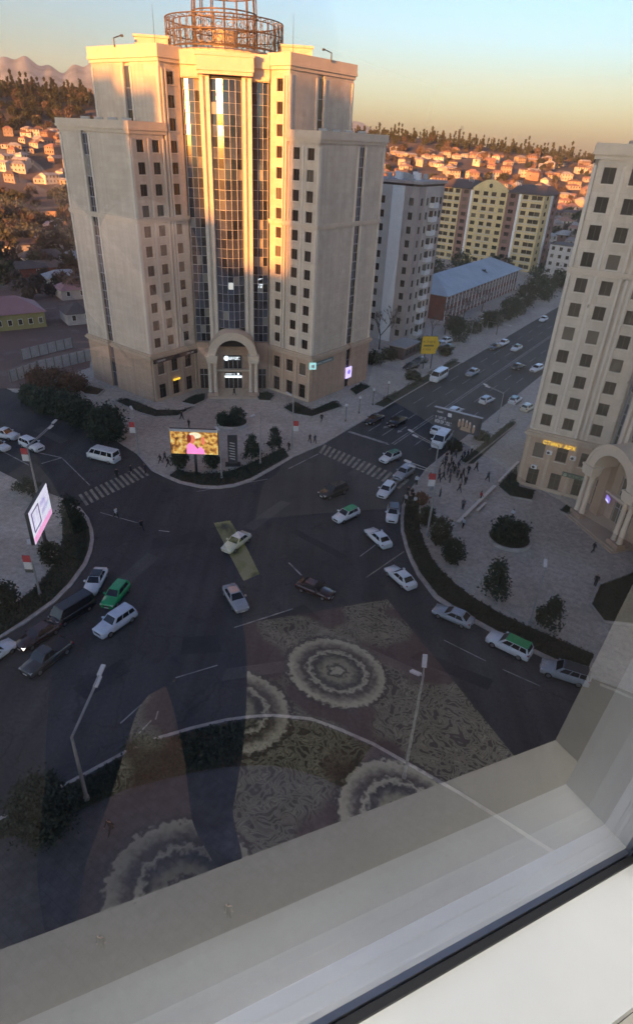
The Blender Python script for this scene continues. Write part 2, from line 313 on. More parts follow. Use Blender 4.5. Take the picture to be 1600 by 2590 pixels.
sheet('yard', [GX(0, 590), GX(190, 640), GX(225, 780), GX(215, 880), GX(60, 930), GX(-60, 930), (-190, 240), (-190, 300)], 0.126, M_REDEARTH)
# --- road paint
def quad_mark(name, pts, m=None, z=0.006):
    return sheet(name, pts, z, m or M_PAINT, None, road)
def stripes(a0, a1, b0, b1, n, frac=0.52, m=None):
    a0, a1, b0, b1 = (Vector(p) for p in (a0, a1, b0, b1))
    for i in range(n):
        t0, t1 = i / n, (i + frac) / n
        quad_mark('crosswalk_stripe', [tuple(a0.lerp(a1, t0)), tuple(a0.lerp(a1, t1)), tuple(b0.lerp(b1, t1)), tuple(b0.lerp(b1, t0))], m)
stripes(GX(188, 1183), GX(340, 1112), GX(206, 1209), GX(362, 1133), 13, 0.5, M_PAINTY)
stripes(GX(775, 1062), GX(985, 1150), GX(762, 1082), GX(960, 1172), 17, 0.5, M_PAINTY)
stripes(GX(1440, 1575), GX(1432, 1645), GX(1560, 1620), GX(1560, 1700), 6, 0.5)
def line(a0, a1, w, off, m=None): # along the right street
    quad_mark('lane_marking', [SP(a0, off - w / 2), SP(a1, off - w / 2), SP(a1, off + w / 2), SP(a0, off + w / 2)], m)
line(8, 200, 0.22, 9.2); line(8, 200, 0.18, 9.7)
for a in range(10, 150, 9):
    line(a, a + 4.5, 0.16, 3.3); line(a, a + 4.5, 0.16, 6.2); line(a, a + 4.5, 0.16, 12.6); line(a, a + 4.5, 0.16, 15.4)
quad_mark('stop_line', [SP(7.2, 0.6), SP(7.9, 0.6), SP(7.9, 9.0), SP(7.2, 9.0)])
def arrow(a, off):
    quad_mark('lane_arrow', [SP(a, off - 0.08), SP(a + 2.4, off - 0.08), SP(a + 2.4, off + 0.08), SP(a, off + 0.08)])
    quad_mark('lane_arrow', [SP(a - 1.2, off), SP(a, off - 0.45), SP(a, off + 0.45)], z=0.0075)
for off in (1.8, 4.8, 7.7): arrow(14, off)
def pl(pts, w=0.16, m=None):
    for i in range(len(pts) - 1):
        p, q = Vector(GX(*pts[i])), Vector(GX(*pts[i + 1])); d = (q - p).normalized(); n = Vector((-d.y, d.x)) * w / 2
        quad_mark('lane_marking', [tuple(p + n), tuple(q + n), tuple(q - n), tuple(p - n)], m)
pl([(60, 1075), (148, 1094), (100, 1108)], 0.25); pl([(0, 1075), (70, 1112)], 0.2); pl([(150, 1096), (215, 1160)], 0.15)
pl([(288, 1729), (338, 1684)], 0.14); pl([(378, 1700), (372, 1720)], 0.12); pl([(330, 1755), (362, 1722)], 0.12)
pl([(875, 1380), (965, 1318)], 0.16, M_PAINTY); pl([(380, 1268), (405, 1271)], 0.2)
pl([(690, 1120), (760, 1085)], 0.18); pl([(690, 1345), (720, 1375)], 0.2)
pl([(560, 1500), (700, 1455)], 0.15)

prn = random.Random(4)
for px, py, w, l, a, mm_ in [(430, 1290, 2.2, 7, 20, 0), (640, 1230, 1.6, 9, 60, 1), (700, 1480, 3.0, 5, 35, 0), (880, 1560, 1.4, 12, -30, 1), (330, 1360, 1.8, 6, 70, 1), (480, 1540, 2.6, 4, 10, 0), (1080, 1600, 1.6, 8, -28, 0), (860, 1120, 1.3, 6, 57, 1), (1000, 1020, 1.5, 9, 57, 0), (1150, 900, 1.4, 12, 57, 1), (1230, 850, 1.5, 10, 57, 0), (120, 1040, 1.6, 8, 143, 1), (620, 1600, 1.5, 7, 15, 1), (250, 1620, 2.0, 5, 50, 0), (760, 1300, 1.2, 9, -40, 0)]:
    c_ = Vector(GX(px, py)); d_ = Vector((math.cos(rad(a)), math.sin(rad(a)))); n_ = Vector((-d_.y, d_.x))
    quad_mark('asphalt_patch', [tuple(c_ + d_ * (l / 2 * i + prn.uniform(-.3, .3)) + n_ * (w / 2 * j + prn.uniform(-.1, .1))) for i, j in ((-1, -1), (1, -1), (1, 1), (-1, 1))], (M_PATCHD, M_PATCHL)[mm_], 0.0035 + 0.0001 * (px % 7))
for px, py in [(520, 1390), (680, 1330), (820, 1480), (420, 1480), (300, 1300), (930, 1060), (1090, 940), (1000, 1640), (600, 1180), (170, 1085), (760, 1560), (460, 1640)]:
    p_ = GX(px, py); quad_mark('manhole_cover', [(p_[0] + .34 * math.cos(t * .524), p_[1] + .34 * math.sin(t * .524)) for t in range(12)], M_IRON, 0.009)
pl([(470, 1175), (640, 1145)], .12); pl([(240, 1225), (330, 1250)], .12); pl([(860, 1330), (900, 1300)], .12); pl([(1060, 1530), (1160, 1580)], .12); pl([(1200, 1600), (1290, 1640)], .12); pl([(420, 1620), (520, 1590)], .12)
# ================================================================== twin corner towers
s2 = math.sqrt(0.5)
def window_set(w, h, bars=1, sill=True):
    f = MB(); t = 0.07
    f.box(-w / 2, w / 2, -0.06, 0.06, -h / 2, -h / 2 + t); f.box(-w / 2, w / 2, -0.06, 0.06, h / 2 - t, h / 2)
    f.box(-w / 2, -w / 2 + t, -0.06, 0.06, -h / 2 + t, h / 2 - t); f.box(w / 2 - t, w / 2, -0.06, 0.06, -h / 2 + t, h / 2 - t)
    if bars: f.box(-0.035, 0.035, -0.05, 0.05, -h / 2 + t, h / 2 - t)
    if bars > 1: f.box(-w / 2 + t, -0.035, -0.05, 0.05, h * 0.18, h * 0.18 + t); f.box(0.035, w / 2 - t, -0.05, 0.05, h * 0.18, h * 0.18 + t)
    p = MB(); p.box(-w / 2 + t * 0.5, w / 2 - t * 0.5, 0.0, 0.02, -h / 2 + t * 0.5, h / 2 - t * 0.5)
    s = MB(); s.box(-w / 2 - 0.12, w / 2 + 0.12, -0.38, -0.08, -h / 2 - 0.13, -h / 2 - 0.01)
    return f.mesh('window', [M_FRAME]), p.mesh('pane', [M_WGLASS]), (s.mesh('window_sill', [M_PIER]) if sill else None)
def put_window(ws, parent, fr, s, z, off=-0.22, name='window'):
    (ox, oy), (tx, ty) = fr; nx, ny = ty, -tx
    o = obj(name, ws[0], None, parent, (ox + tx * s + nx * off, oy + ty * s + ny * off, z), math.atan2(ty, tx))
    obj('pane', ws[1], None, o)
    if ws[2]: obj('window_sill', ws[2], None, o)
    return o
def holed(mb, fr, a0, a1, z0, z1, holes, th=0.4, out=0.0, mi=0):
    """wall from a0..a1, z0..z1 with window holes: holes = {(s, w): [(z0, z1), ...]}"""
    x = a0
    for (s, w), rows in sorted(holes.items()):
        if s - w / 2 > x: mb.fbox(fr, x, s - w / 2, z0, z1, out - th, out, mi)
        z = z0
        for (r0, r1) in sorted(rows):
            if r0 > z: mb.fbox(fr, s - w / 2, s + w / 2, z, r0, out - th, out - 0.003, mi)
            z = r1
        mb.fbox(fr, s - w / 2, s + w / 2, z, z1, out - th, out - 0.003, mi)
        x = s + w / 2
    if x < a1: mb.fbox(fr, x, a1, z0, z1, out - th, out, mi)
ROWS = [11.05 + 3.15 * k for k in range(14)]
WW, WH = 1.45, 1.75
def make_tower():
    T = empty('corner_tower')
    W1 = window_set(WW, WH); WP = window_set(1.6, 2.3, 2); WD = window_set(1.6, 3.0, 2, False)
    D = 13.7
    FL2 = ((-15, 0), (s2, s2)); FL1 = ((-15 - D, D), (s2, -s2)); FR2 = ((7.2, 7.8), (s2, -s2)); FR1 = ((15, 0), (s2, s2))
    Ln = 7.8 / s2; L1n = D / s2
    # inner masses (set back behind the facing)
    k = 0.42
    core = MB()
    core.prism([(-15 + k * 0, 2 * k * 0.72), (-7.5, 8.2), (-7.2, 8.9), (7.2, 8.9), (7.5, 8.2), (15, 0.6), (28.0, 13.7), (18, 24), (0, 30), (-18, 24), (-28.0, 13.7)], 0.0, 44.3)
    core.prism([(-10.3, 5.4), (-7.4, 8.3), (-7.2, 8.9), (7.2, 8.9), (7.4, 8.3), (10.3, 5.4), (22.6, 17.7), (17, 23.5), (0, 28), (-17, 23.5), (-22.6, 17.7)], 44.3, 54.6)
    core.obj('inner_mass', M_STONE, T)
    rf = MB(); rf.prism([(-14.5, 1.2), (-7.5, 8.5), (7.5, 8.5), (14.5, 1.2), (27, 13.7), (18, 23), (0, 29), (-18, 23), (-27, 13.7)], 44.3, 44.5)
    rf.prism([(-9.8, 5.9), (-7, 9), (7, 9), (9.8, 5.9), (21.8, 17.9), (16.5, 23), (0, 27.5), (-16.5, 23), (-21.8, 17.9)], 54.6, 54.75); rf.obj('roof', M_ROOF, T)
    class RB:
        def __init__(s, nm, m): s.nm, s.m = nm, m
        def fbox(s, *a):
            q = MB(); q.fbox(*a); q.obj(s.nm, s.m, T)
    rib = RB('pilaster_rib', M_PIER)
    for side, F2, F1 in ((-1, FL2, FL1), (1, FR2, FR1)):
        wall = MB(); pod = MB(); podt = RB('podium_moulding', M_PODT); trim = RB('cornice', M_TRIM)
        c = (lambda s: s) if side < 0 else (lambda s: Ln - s)
        e = (lambda s: L1n - s) if side < 0 else (lambda s: s)
        seg = lambda f, a, b: (min(f(a), f(b)), max(f(a), f(b)))
        half = WH / 2; rows = [(z - half, z + half) for z in ROWS]
        # window faces: two-column wing and one-column tall bay
        a0, a1 = seg(c, 0, 6.6); holed(wall, F2, a0, a1, 9.2, 44.2, {(c(1.9), WW): rows[:11], (c(5.0), WW): rows[:11]})
        a0, a1 = seg(c, 7.0, Ln); holed(wall, F2, a0, a1, 9.2, 54.0, {(c(8.9), WW): rows[:14]}, out=-0.12)
        a0, a1 = seg(c, 6.6, 7.0); wall.fbox(F2, a0, a1, 9.2, 44.2, -0.5, -0.35)
        for s_, n_ in ((1.9, 11), (5.0, 11), (8.9, 14)):
            for i in range(n_): put_window(W1, T, F2, c(s_), ROWS[i], -0.24 - (0.12 if s_ > 7 else 0))
        for s_ in (6.35, 7.1, 7.75): a0, a1 = seg(c, s_, s_ + 0.28); rib.fbox(F2, a0, a1, 9.3, 43.6 if s_ < 7 else 53.2, -0.1, 0.16)
        for s_ in (0.0, 3.3): a0, a1 = seg(c, s_ + 0.02, s_ + 0.32); rib.fbox(F2, a0, a1, 9.3, 43.6, -0.05, 0.13)
        # blank street side with its tall glazed slot
        for (p0, p1, z0, z1) in ((0.0, 11.2, 9.2, 44.2), (12.9, L1n, 9.2, 44.2)):
            a0, a1 = seg(e, p0, p1); wall.fbox(F1, a0, a1, z0, z1, -0.4, 0.0)
        for p0 in (0.05, 10.6, 12.95, L1n - 0.6): a0, a1 = seg(e, p0, p0 + 0.5); rib.fbox(F1, a0, a1, 9.3, 43.8, -0.05, 0.14)
        for j in range(11):
            sg = MB(); a0, a1 = seg(e, 11.25, 12.85); sg.fbox(F1, a0, a1, 9.3 + 3.15 * j, 12.3 + 3.15 * j, -0.3, -0.22); o = sg.obj('slot_glazing', M_CGLASS, T)
            sm = MB(); m_ = (a0 + a1) / 2; sm.fbox(F1, m_ - 0.04, m_ + 0.04, 9.3 + 3.15 * j, 12.3 + 3.15 * j, -0.22, -0.14); sm.fbox(F1, a0, a1, 12.3 + 3.15 * j, 12.45 + 3.15 * j, -0.3, -0.14)
            sm.fbox(F1, a0, m_ - 0.04, 10.8 + 3.15 * j, 10.88 + 3.15 * j, -0.22, -0.15); sm.fbox(F1, m_ + 0.04, a1, 10.8 + 3.15 * j, 10.88 + 3.15 * j, -0.22, -0.15); sm.obj('mullion', M_MULL, o)
        # tall block street side (set back)
        q = -6.75 if True else 0
        FT = ((-15 - 0.0, 0), (s2, -s2)) if side < 0 else ((10.25, 4.75), (s2, s2))
        TL = 17.5
        FT = ((-10.25 - TL * s2, 4.75 + TL * s2), (s2, -s2)) if side < 0 else ((10.25, 4.75), (s2, s2))
        et = (lambda s: TL - s) if side < 0 else (lambda s: s)
        for p0, p1 in ((0.0, 7.3), (8.9, TL)): a0, a1 = seg(et, p0, p1); wall.fbox(FT, a0, a1, 44.2, 54.0, -0.4, 0.0)
        for p0 in (0.03, 6.75, 8.95, TL - 0.55): a0, a1 = seg(et, p0, p0 + 0.5); rib.fbox(FT, a0, a1, 45.4, 53.4, -0.05, 0.14)
        for j in range(3):
            sg = MB(); a0, a1 = seg(et, 7.35, 8.85); sg.fbox(FT, a0, a1, 44.6 + 3.0 * j, 47.5 + 3.0 * j, -0.3, -0.22); o = sg.obj('slot_glazing', M_CGLASS, T)
            sm = MB(); sm.fbox(FT, a0, a1, 47.5 + 3.0 * j, 47.6 + 3.0 * j, -0.3, -0.16); sm.obj('mullion', M_MULL, o)
        # cornices
        def corn(F, a0, a1, z, steps, m=trim):
            for (dz0, dz1, o) in steps: m.fbox(F, a0 - o, a1 + o, z + dz0, z + dz1, -0.5, o)
        a0, a1 = seg(c, -0.0, 6.95)
        corn(F2, a0, a1, 44.2, ((0, .5, .18), (.5, .9, .38), (.9, 1.7, .3)))
        corn(F1, 0, L1n, 44.2, ((0.003, .5, .181), (.5, .9, .381), (.9, 1.703, .301)))
        corn(F2, *seg(c, 0, Ln - .1), 31.3, ((0, .25, .16), (.25, .75, .24))); corn(F1, 0, L1n, 31.3, ((0.003, .25, .161), (.25, .753, .241)))
        corn(F2, *seg(c, 6.7, Ln - 0.05), 54.0, ((0, .5, .2), (.5, .9, .42), (.9, 2.2, .34))); corn(FT, 0, TL, 54.0, ((0.003, .5, .201), (.5, .9, .421), (.9, 2.203, .341)))
        # podium
        a0, a1 = seg(c, 0, Ln)
        holed(pod, F2, a0, a1, 0.0, 8.3, {(c(2.0), 1.6): [(0.15, 3.15), (5.1, 7.4)], (c(5.3), 1.6): [(0.15, 3.15), (5.1, 7.4)], (c(8.7), 1.6): [(0.15, 3.15), (5.1, 7.4)]}, 0.5, 0.22)
        for s_ in (2.0, 5.3, 8.7): put_window(WP, T, F2, c(s_), 6.25, -0.1, 'podium_window'); put_window(WD, T, F2, c(s_), 1.65, -0.1, 'shop_door')
        for s_ in (0.02, 3.4, 6.8, 10.3): a0, a1 = seg(c, s_, s_ + 0.45); podt.fbox(F2, a0, a1, 0.0, 8.2, 0.2, 0.36)
        for p0, p1 in ((0.0, 11.2), (12.9, L1n)): a0, a1 = seg(e, p0, p1); pod.fbox(F1, a0, a1, 0, 8.3, -0.4, 0.22)
        for j in range(3):
            sg = MB(); a0, a1 = seg(e, 11.25, 12.85); sg.fbox(F1, a0, a1, 0.1 + 2.9 * j, 2.95 + 2.9 * j, -0.3, -0.2); o = sg.obj('slot_glazing', M_CGLASS, T)
            sm = MB(); sm.fbox(F1, a0, a1, 2.95 + 2.9 * j, 3.0 + 2.9 * j, -0.3, -0.12); sm.obj('mullion', M_MULL, o)
        corn(F2, *seg(c, 0, Ln), 8.3, ((0, .25, .42), (.25, .6, .6), (.6, .9, .35)), podt)
        corn(F1, 0, e(12.9) if side < 0 else 11.2, 8.3, ((0.003, .25, .421), (.25, .6, .601), (.6, .903, .351)), podt)
        if side < 0: corn(F1, e(11.2), L1n, 8.3, ((0.003, .25, .421), (.25, .6, .601), (.6, .903, .351)), podt)
        else: corn(F1, 12.9, L1n, 8.3, ((0.003, .25, .421), (.25, .6, .601), (.6, .903, .351)), podt)
        a0, a1 = seg(c, 0, Ln); podt.fbox(F2, a0, a1, 0, 0.5, 0.2, 0.42)
        wall.obj('facing', M_STONE, T); pod.obj('podium', M_POD, T)
    # --- central glazed bays
    pr = random.Random(3)
    PH = 1.58
    pm = MB(); pm.box(-0.43, 0.43, -0.015, 0.015, -PH / 2 + 0.04, PH / 2 - 0.04); side_pane = pm.mesh('curtain_pane', [M_CGLASS])
    for sx in (-1, 1):
        g = MB()
        for i in range(4):
            x = sx * (4.25 + i * 0.9) ; g.box(x - 0.04, x + 0.04, 7.98, 8.4, 9.6, 9.6 + 27 * PH)
        for r in range(28):
            for i in range(3):
                x = sx * (4.7 + i * 0.9); g.box(x - 0.41, x + 0.41, 8.0, 8.1, 9.6 + r * PH - 0.03, 9.6 + r * PH + 0.03)
        g.obj('mullion_grid', M_MULL, T)
        for r in range(27):
            for i in range(3):
                o = obj('curtain_pane', side_pane, None, T, (sx * (4.7 + i * 0.9), 8.25 + (0, -.155, 0)[i], 9.6 + (r + .5) * PH)); o.rotation_euler = (-.036 + pr.gauss(0, .009), 0, rad((-16.9, 0, 16.9)[i] * sx * (1 if sx > 0 else 1)) + pr.gauss(0, .006))
        q = MB(); q.box(*sorted((sx * 4.2, sx * 7.2)), 7.6, 9.3, 9.6 + 27 * PH, 54.0); q.box(*sorted((sx * 4.35, sx * 7.15)), 7.2, 9.3, 54.0, 55.9); q.box(*sorted((sx * 4.4, sx * 7.1)), 7.35, 9.3, 52.4, 52.9); q.obj('bay_cornice', M_TRIM, T)
        q = MB(); q.box(*sorted((sx * 4.6, sx * 7.0)), 7.3, 9.0, 0.0, 4.9); q.box(*sorted((sx * 4.6, sx * 7.0)), 7.4, 9.0, 4.9, 9.5); q.obj('bay_base', M_POD, T)
        q = MB(); q.box(*sorted((sx * 5.1, sx * 6.6)), 7.2, 7.32, 0.2, 4.2); o = q.obj('shop_front', M_WGLASS, T)
        q = MB(); q.box(*sorted((sx * 5.82, sx * 5.9)), 7.12, 7.2, 0.2, 4.2); q.box(*sorted((sx * 5.1, sx * 6.6)), 7.12, 7.199, 3.0, 3.1); q.obj('frame', M_MULL, o)
    xs = [-2.5, -1.55, -0.52, 0.52, 1.55, 2.5]; ys = [6.65, 6.013, 5.70, 5.70, 6.013, 6.65]
    z0 = 12.76; g = MB()
    for i in range(6): g.box(xs[i] - 0.05, xs[i] + 0.05, ys[i] - 0.09, ys[i] + 0.08, z0, z0 + 25 * PH)
    for i in range(5):
        cx, cy = (xs[i] + xs[i + 1]) / 2, (ys[i] + ys[i + 1]) / 2; L = math.hypot(xs[i + 1] - xs[i], ys[i + 1] - ys[i]); an = math.atan2(ys[i + 1] - ys[i], xs[i + 1] - xs[i])
        pm = MB(); pm.box(-L / 2 + .04, L / 2 - .04, -0.015, 0.015, -PH / 2 + 0.04, PH / 2 - 0.04); me = pm.mesh('curtain_pane', [M_CGLASS])
        fr = ((xs[i], ys[i]), (math.cos(an), math.sin(an)))
        for r in range(26): g.fbox(fr, 0.06, L - 0.06, z0 + r * PH - .03, z0 + r * PH + .03, -0.04, 0.06)
        for r in range(25):
            o = obj('curtain_pane', me, None, T, (cx, cy, z0 + (r + .5) * PH), an); o.rotation_euler = (-.036 + pr.gauss(0, .009), 0, an + pr.gauss(0, .006))
    g.obj('mullion_grid', M_MULL, T)
    for sx in (-1, 1):
        for a, b_, y0, y1, zt in ((2.58, 4.2, 6.7, 9.2, 53.0), (2.62, 3.17, 6.2, 6.7, 52.6), (3.6, 4.15, 6.2, 6.7, 52.6)):
            q = MB(); q.box(*sorted((sx * a, sx * b_)), y0, y1, 9.0, zt); q.obj('central_pilaster', M_PIER, T)
    q = MB(); q.box(-2.5, 2.5, 6.75, 9.1, 9.0, 53.0); q.obj('bay_backing', M_DARKM, T)
    q = MB(); q.box(-4.35, 4.35, 5.4, 9.2, 52.8, 53.3); q.box(-4.5, 4.5, 5.2, 9.2, 53.3, 55.2); q.box(-4.65, 4.65, 5.05, 9.2, 55.2, 55.7); q.obj('central_cornice', M_TRIM, T)
    # --- arched portico
    q = MB(); n = 20; ri, ro = 3.25, 4.65; vs = []; fs = []
    for i in range(n + 1):
        t = math.pi * i / n
        for r, y in ((ri, 2.5), (ro, 2.5), (ro, 6.6), (ri, 6.6)): vs.append((-r * math.cos(t), y, 8.1 + r * math.sin(t)))
    for i in range(n):
        a, b_ = i * 4, (i + 1) * 4
        for j in range(4): fs.append((a + j, a + (j + 1) % 4, b_ + (j + 1) % 4, b_ + j))
    fs += [(0, 1, 2, 3), (n * 4 + 3, n * 4 + 2, n * 4 + 1, n * 4)]
    q.add(vs, fs)
    for i in range(n + 1):                                           # moulded edge of the arch
        if i < n:
            t0, t1 = math.pi * i / n, math.pi * (i + 1) / n
            P = lambda r, t, y: (-r * math.cos(t), y, 8.1 + r * math.sin(t))
            q.add([P(ro - .25, t0, 2.38), P(ro + .08, t0, 2.38), P(ro + .08, t1, 2.38), P(ro - .25, t1, 2.38), P(ro - .25, t0, 2.6), P(ro + .08, t0, 2.6), P(ro + .08, t1, 2.6), P(ro - .25, t1, 2.6)], [(0, 1, 2, 3), (0, 3, 7, 4), (1, 5, 6, 2)])
    q.obj('arch', M_TRIM, T)
    for sx in (-1, 1):
        q = MB(); q.box(*sorted((sx * 2.95, sx * 5.0)), 2.3, 3.9, 7.3, 8.1); q.box(*sorted((sx * 2.85, sx * 5.1)), 2.2, 4.0, 8.1, 8.35); q.box(*sorted((sx * 3.0, sx * 4.95)), 2.4, 3.8, 6.9, 7.3); q.obj('impost', M_TRIM, T)
        q = MB(); q.box(*sorted((sx * 3.2, sx * 4.8)), 5.6, 7.0, 0, 8.1); q.obj('rear_pier', M_POD, T)
        for x in (3.45, 4.5):
            q = MB(); q.lathe([(0.42, 0.95), (0.42, 1.1), (0.36, 1.2), (0.31, 6.5), (0.34, 6.6), (0.42, 6.75), (0.42, 6.9)], 14, (sx * x, 3.1, 0)); q.obj('column', M_TRIM, T)
        q = MB(); q.box(*sorted((sx * 2.9, sx * 5.05)), 2.4, 3.8, 0.0, 0.95); q.obj('plinth', M_POD, T, bevel=0.05)
    q = MB(); q.box(-3.2, 3.2, 6.72, 7.3, 3.4, 4.4); q.box(-3.2, -1.8, 6.72, 7.3, 0, 3.4); q.box(1.8, 3.2, 6.72, 7.3, 0, 3.4); q.box(-3.2, -1.9, 6.72, 7.3, 4.4, 8.9); q.box(1.9, 3.2, 6.72, 7.3, 4.4, 8.9); q.box(-1.9, 1.9, 6.72, 7.3, 7.2, 8.9); q.obj('porch_wall', M_POD, T)
    q = MB(); q.box(-3.2, 3.2, 5.9, 6.715, 4.15, 4.5); q.obj('balcony_slab', M_TRIM, T)
    q = MB(); q.box(-1.8, 1.8, 7.0, 7.05, 0.05, 3.4); q.box(-1.9, 1.9, 7.0, 7.05, 4.4, 7.2); o = q.obj('entrance_glazing', M_WGLASS, T)
    q = MB()
    for x in (-1.78, -0.9, 0, 0.9, 1.78): q.box(x - .05, x + .05, 6.9, 7.0, 0.05, 3.4); q.box(x - .05, x + .05, 6.9, 7.0, 4.45, 7.2)
    q.box(-1.8, 1.8, 6.88, 6.97, 2.5, 2.6); q.obj('frame', M_MULL, o)
    q = MB(); [q.box(-5.2 + i * .25, 5.2 - i * .25, 1.6 + i * 0.35, 7.0, 0.002 + 0.14 * i, 0.14 * (i + 1)) for i in range(2)]; q.obj('steps', M_PODT, T)
    # --- roof: drum, wire crown, plant rooms, masts
    C = (0, 16.5)
    q = MB(); q.lathe([(0.01, 57.8), (7.8, 57.8), (8.3, 57.6), (8.3, 57.0), (7.9, 56.8), (7.9, 54.6)], 28, (C[0], C[1], 0)); q.obj('roof_drum', M_TRIM, T, (0, 0, -1.2))
    q = MB()
    for z in (57.9, 60.0, 61.9): q.ring((C[0], C[1], z), 9.8, 0.10, 40)
    for z in (58.2, 61.6): q.ring((C[0], C[1], z), 8.6, 0.08, 36)
    for i in range(40):
        t = 2 * math.pi * i / 40; cx, cy = C[0] + 9.8 * math.cos(t), C[1] + 9.8 * math.sin(t)
        q.tube((cx, cy, 57.9), (cx, cy, 61.9), 0.07, n=5)
        bx, by = C[0] + 8.6 * math.cos(t), C[1] + 8.6 * math.sin(t)
        q.tube((bx, by, 57.4), (bx, by, 61.6), 0.06, n=4); q.tube((bx, by, 61.6), (cx, cy, 61.9), 0.05, n=4); q.tube((bx, by, 58.2), (cx, cy, 57.9), 0.05, n=4)
        t2 = t + math.pi / 40; px, py = C[0] + 9.8 * math.cos(t2), C[1] + 9.8 * math.sin(t2); tx, ty = -math.sin(t2), math.cos(t2)
        for zc in (59.0, 60.9):                                      # round scroll-work
            pts = [(px + tx * 0.6 * math.cos(a), py + ty * 0.6 * math.cos(a), zc + 0.8 * math.sin(a)) for a in [j * math.pi / 4 for j in range(8)]]
            q.path(pts, 0.055, 4, 0, True)
    q.obj('crown_basket', M_CAGE, T, (0, 0, -1.2))
    q = MB()
    for z, r in ((57.9, 5.3), (60.5, 5.35), (63.0, 5.35), (65.5, 5.2), (68.5, 4.5), (71.0, 3.2)): q.ring((C[0], C[1], z), r, 0.11, 32)
    for i in range(16):
        t = 2 * math.pi * i / 16; pts = [(C[0] + r * math.cos(t), C[1] + r * math.sin(t), z) for z, r in ((57.8, 5.3), (60.5, 5.35), (63, 5.35), (65.5, 5.2), (68.5, 4.5), (71, 3.2), (73, 1.4), (74, .2))]
        q.path(pts, 0.11, 5)
        t2 = t + math.pi / 16
        for zc in (59.2, 61.7):
            tx, ty = -math.sin(t2), math.cos(t2); px, py = C[0] + 5.35 * math.cos(t2), C[1] + 5.35 * math.sin(t2)
            q.path([(px + tx * 0.75 * math.cos(a), py + ty * 0.75 * math.cos(a), zc + 1.0 * math.sin(a)) for a in [j * math.pi / 4 for j in range(8)]], 0.06, 4, 0, True)
    q.obj('crown_bell', M_CAGE, T, (0, 0, -1.2))
    q = MB(); q.lathe([(2.2, 57.8), (2.2, 60.4), (2.5, 60.6), (0.01, 61.2)], 18, (C[0], C[1], 0)); q.obj('lantern_base', M_TRIM, T, (0, 0, -1.2))
    for sx in (-1, 1):
        q = MB(); q.box(*sorted((sx * 9.2, sx * 14.5)), 12.5, 17.5, 54.7, 57.6); q.box(*sorted((sx * 9.0, sx * 14.7)), 12.3, 17.7, 57.6, 57.95); q.obj('plant_room', M_TRIM, T)
        q = MB(); q.tube((sx * 11, 9.5, 54.7), (sx * 11, 9.5, 61.5), 0.05, 0.02, 5); q.obj('mast', M_DARKM, T)
        q = MB(); q.tube((sx * 17.6, 11.4, 55.9), (sx * 17.6, 11.4, 57.1), 0.1, n=6); q.tube((sx * 17.6, 11.4, 57.1), (sx * 16.2, 10.2, 57.4), 0.08, n=6); q.box(*sorted((sx * 15.9, sx * 16.3)), 10.0, 10.4, 57.2, 57.5); q.obj('floodlight', M_DARKM, T)
        for j in range(4):
            q = MB(); x = sx * (16.0 + j * 2.6); q.box(x - .7, x + .7, 5.5 + j * 2.2, 6.5 + j * 2.2, 44.5, 46.3); q.obj('rooftop_unit', M_STEEL, T)
    return T
TA = math.atan2(0.140, 0.990)
tower = make_tower(); tower.location = (-17.3, 113.7, 0.12); tower.rotation_euler = (0, 0, TA)
tag(tower, 'tall beige stone tower with arched entrance and wire crown on its roof', 'building', 'twin corner towers')
twin = copy_tree(tower); TB = math.atan2(-0.9537, 0.3007); twin.location = (35.75, 71.6, 0.12); twin.rotation_euler = (0, 0, TB)
tag(twin, 'pale stone tower at the right edge with yellow lettering above its windows', 'building', 'twin corner towers')
def tower_pt(T, p):
    c, s = math.cos(T.rotation_euler[2]), math.sin(T.rotation_euler[2]); return Vector((T.location.x + p[0] * c - p[1] * s, T.location.y + p[0] * s + p[1] * c, T.location.z + p[2]))
# ================================================================== other buildings
M_PINK = mat('pink_render', (0.42, 0.365, 0.335), 0.85, 0.12, 0.4); M_GREYR = mat('grey_render', (0.50, 0.46, 0.42), 0.85, 0.1, 0.4)
M_YEL = mat('yellow_render', (0.62, 0.48, 0.25), 0.85, 0.08, 0.4); M_PURP = mat('plum_render', (0.24, 0.135, 0.115), 0.85, 0.12, 0.4)
M_BRICK = mat('red_brick_wall', (0.22, 0.075, 0.055), 0.9, 0.25, 1.2); M_BROOF = mat('pale_blue_roof', (0.36, 0.42, 0.47), 0.5, 0.15, 0.25)
M_DROOF = mat('dark_roof', (0.12, 0.09, 0.085), 0.8, 0.2, 0.3); M_GREENW = mat('olive_wall', (0.33, 0.29, 0.13), 0.9, 0.15, 0.4); M_PROOF = mat('rose_roof', (0.38, 0.20, 0.20), 0.6, 0.12, 0.3)
M_PANEL = mat('fence_panel', (0.46, 0.43, 0.42), 0.85, 0.18, 0.8); M_POST = mat('fence_post', (0.20, 0.18, 0.17), 0.85, 0.1, 1)
def block(name, O, t, w, d, h, label, m, roof=None, k=0.3):
    T = empty(name, (O[0], O[1], 0.12), math.atan2(t[1], t[0]), label, 'building')
    b = MB(); b.box(k, w - k, k, d - k, 0, h - 0.2); b.obj('inner_mass', m, T)
    b = MB(); b.box(0.1, w - 0.1, 0.1, d - 0.1, h - 0.2, h + 0.3); b.obj('roof', roof or M_DROOF, T)
    return T
def face(T, fr, length, z0, z1, bays, m, rows, ws, wh, th=0.32):
    """bays: [(a0, a1, mat, [window s...], ww)]"""
    for a0, a1, bm, cols, ww, out in bays:
        b = MB(); holed(b, fr, a0, a1, z0, z1, {(s, ww): [(r - wh / 2, r + wh / 2) for r in rows] for s in cols}, th, out); b.obj('wall_bay', bm, T)
        for s in cols:
            for r in rows: put_window(ws[ww], T, fr, s, r, out - 0.2)
wsets = {}
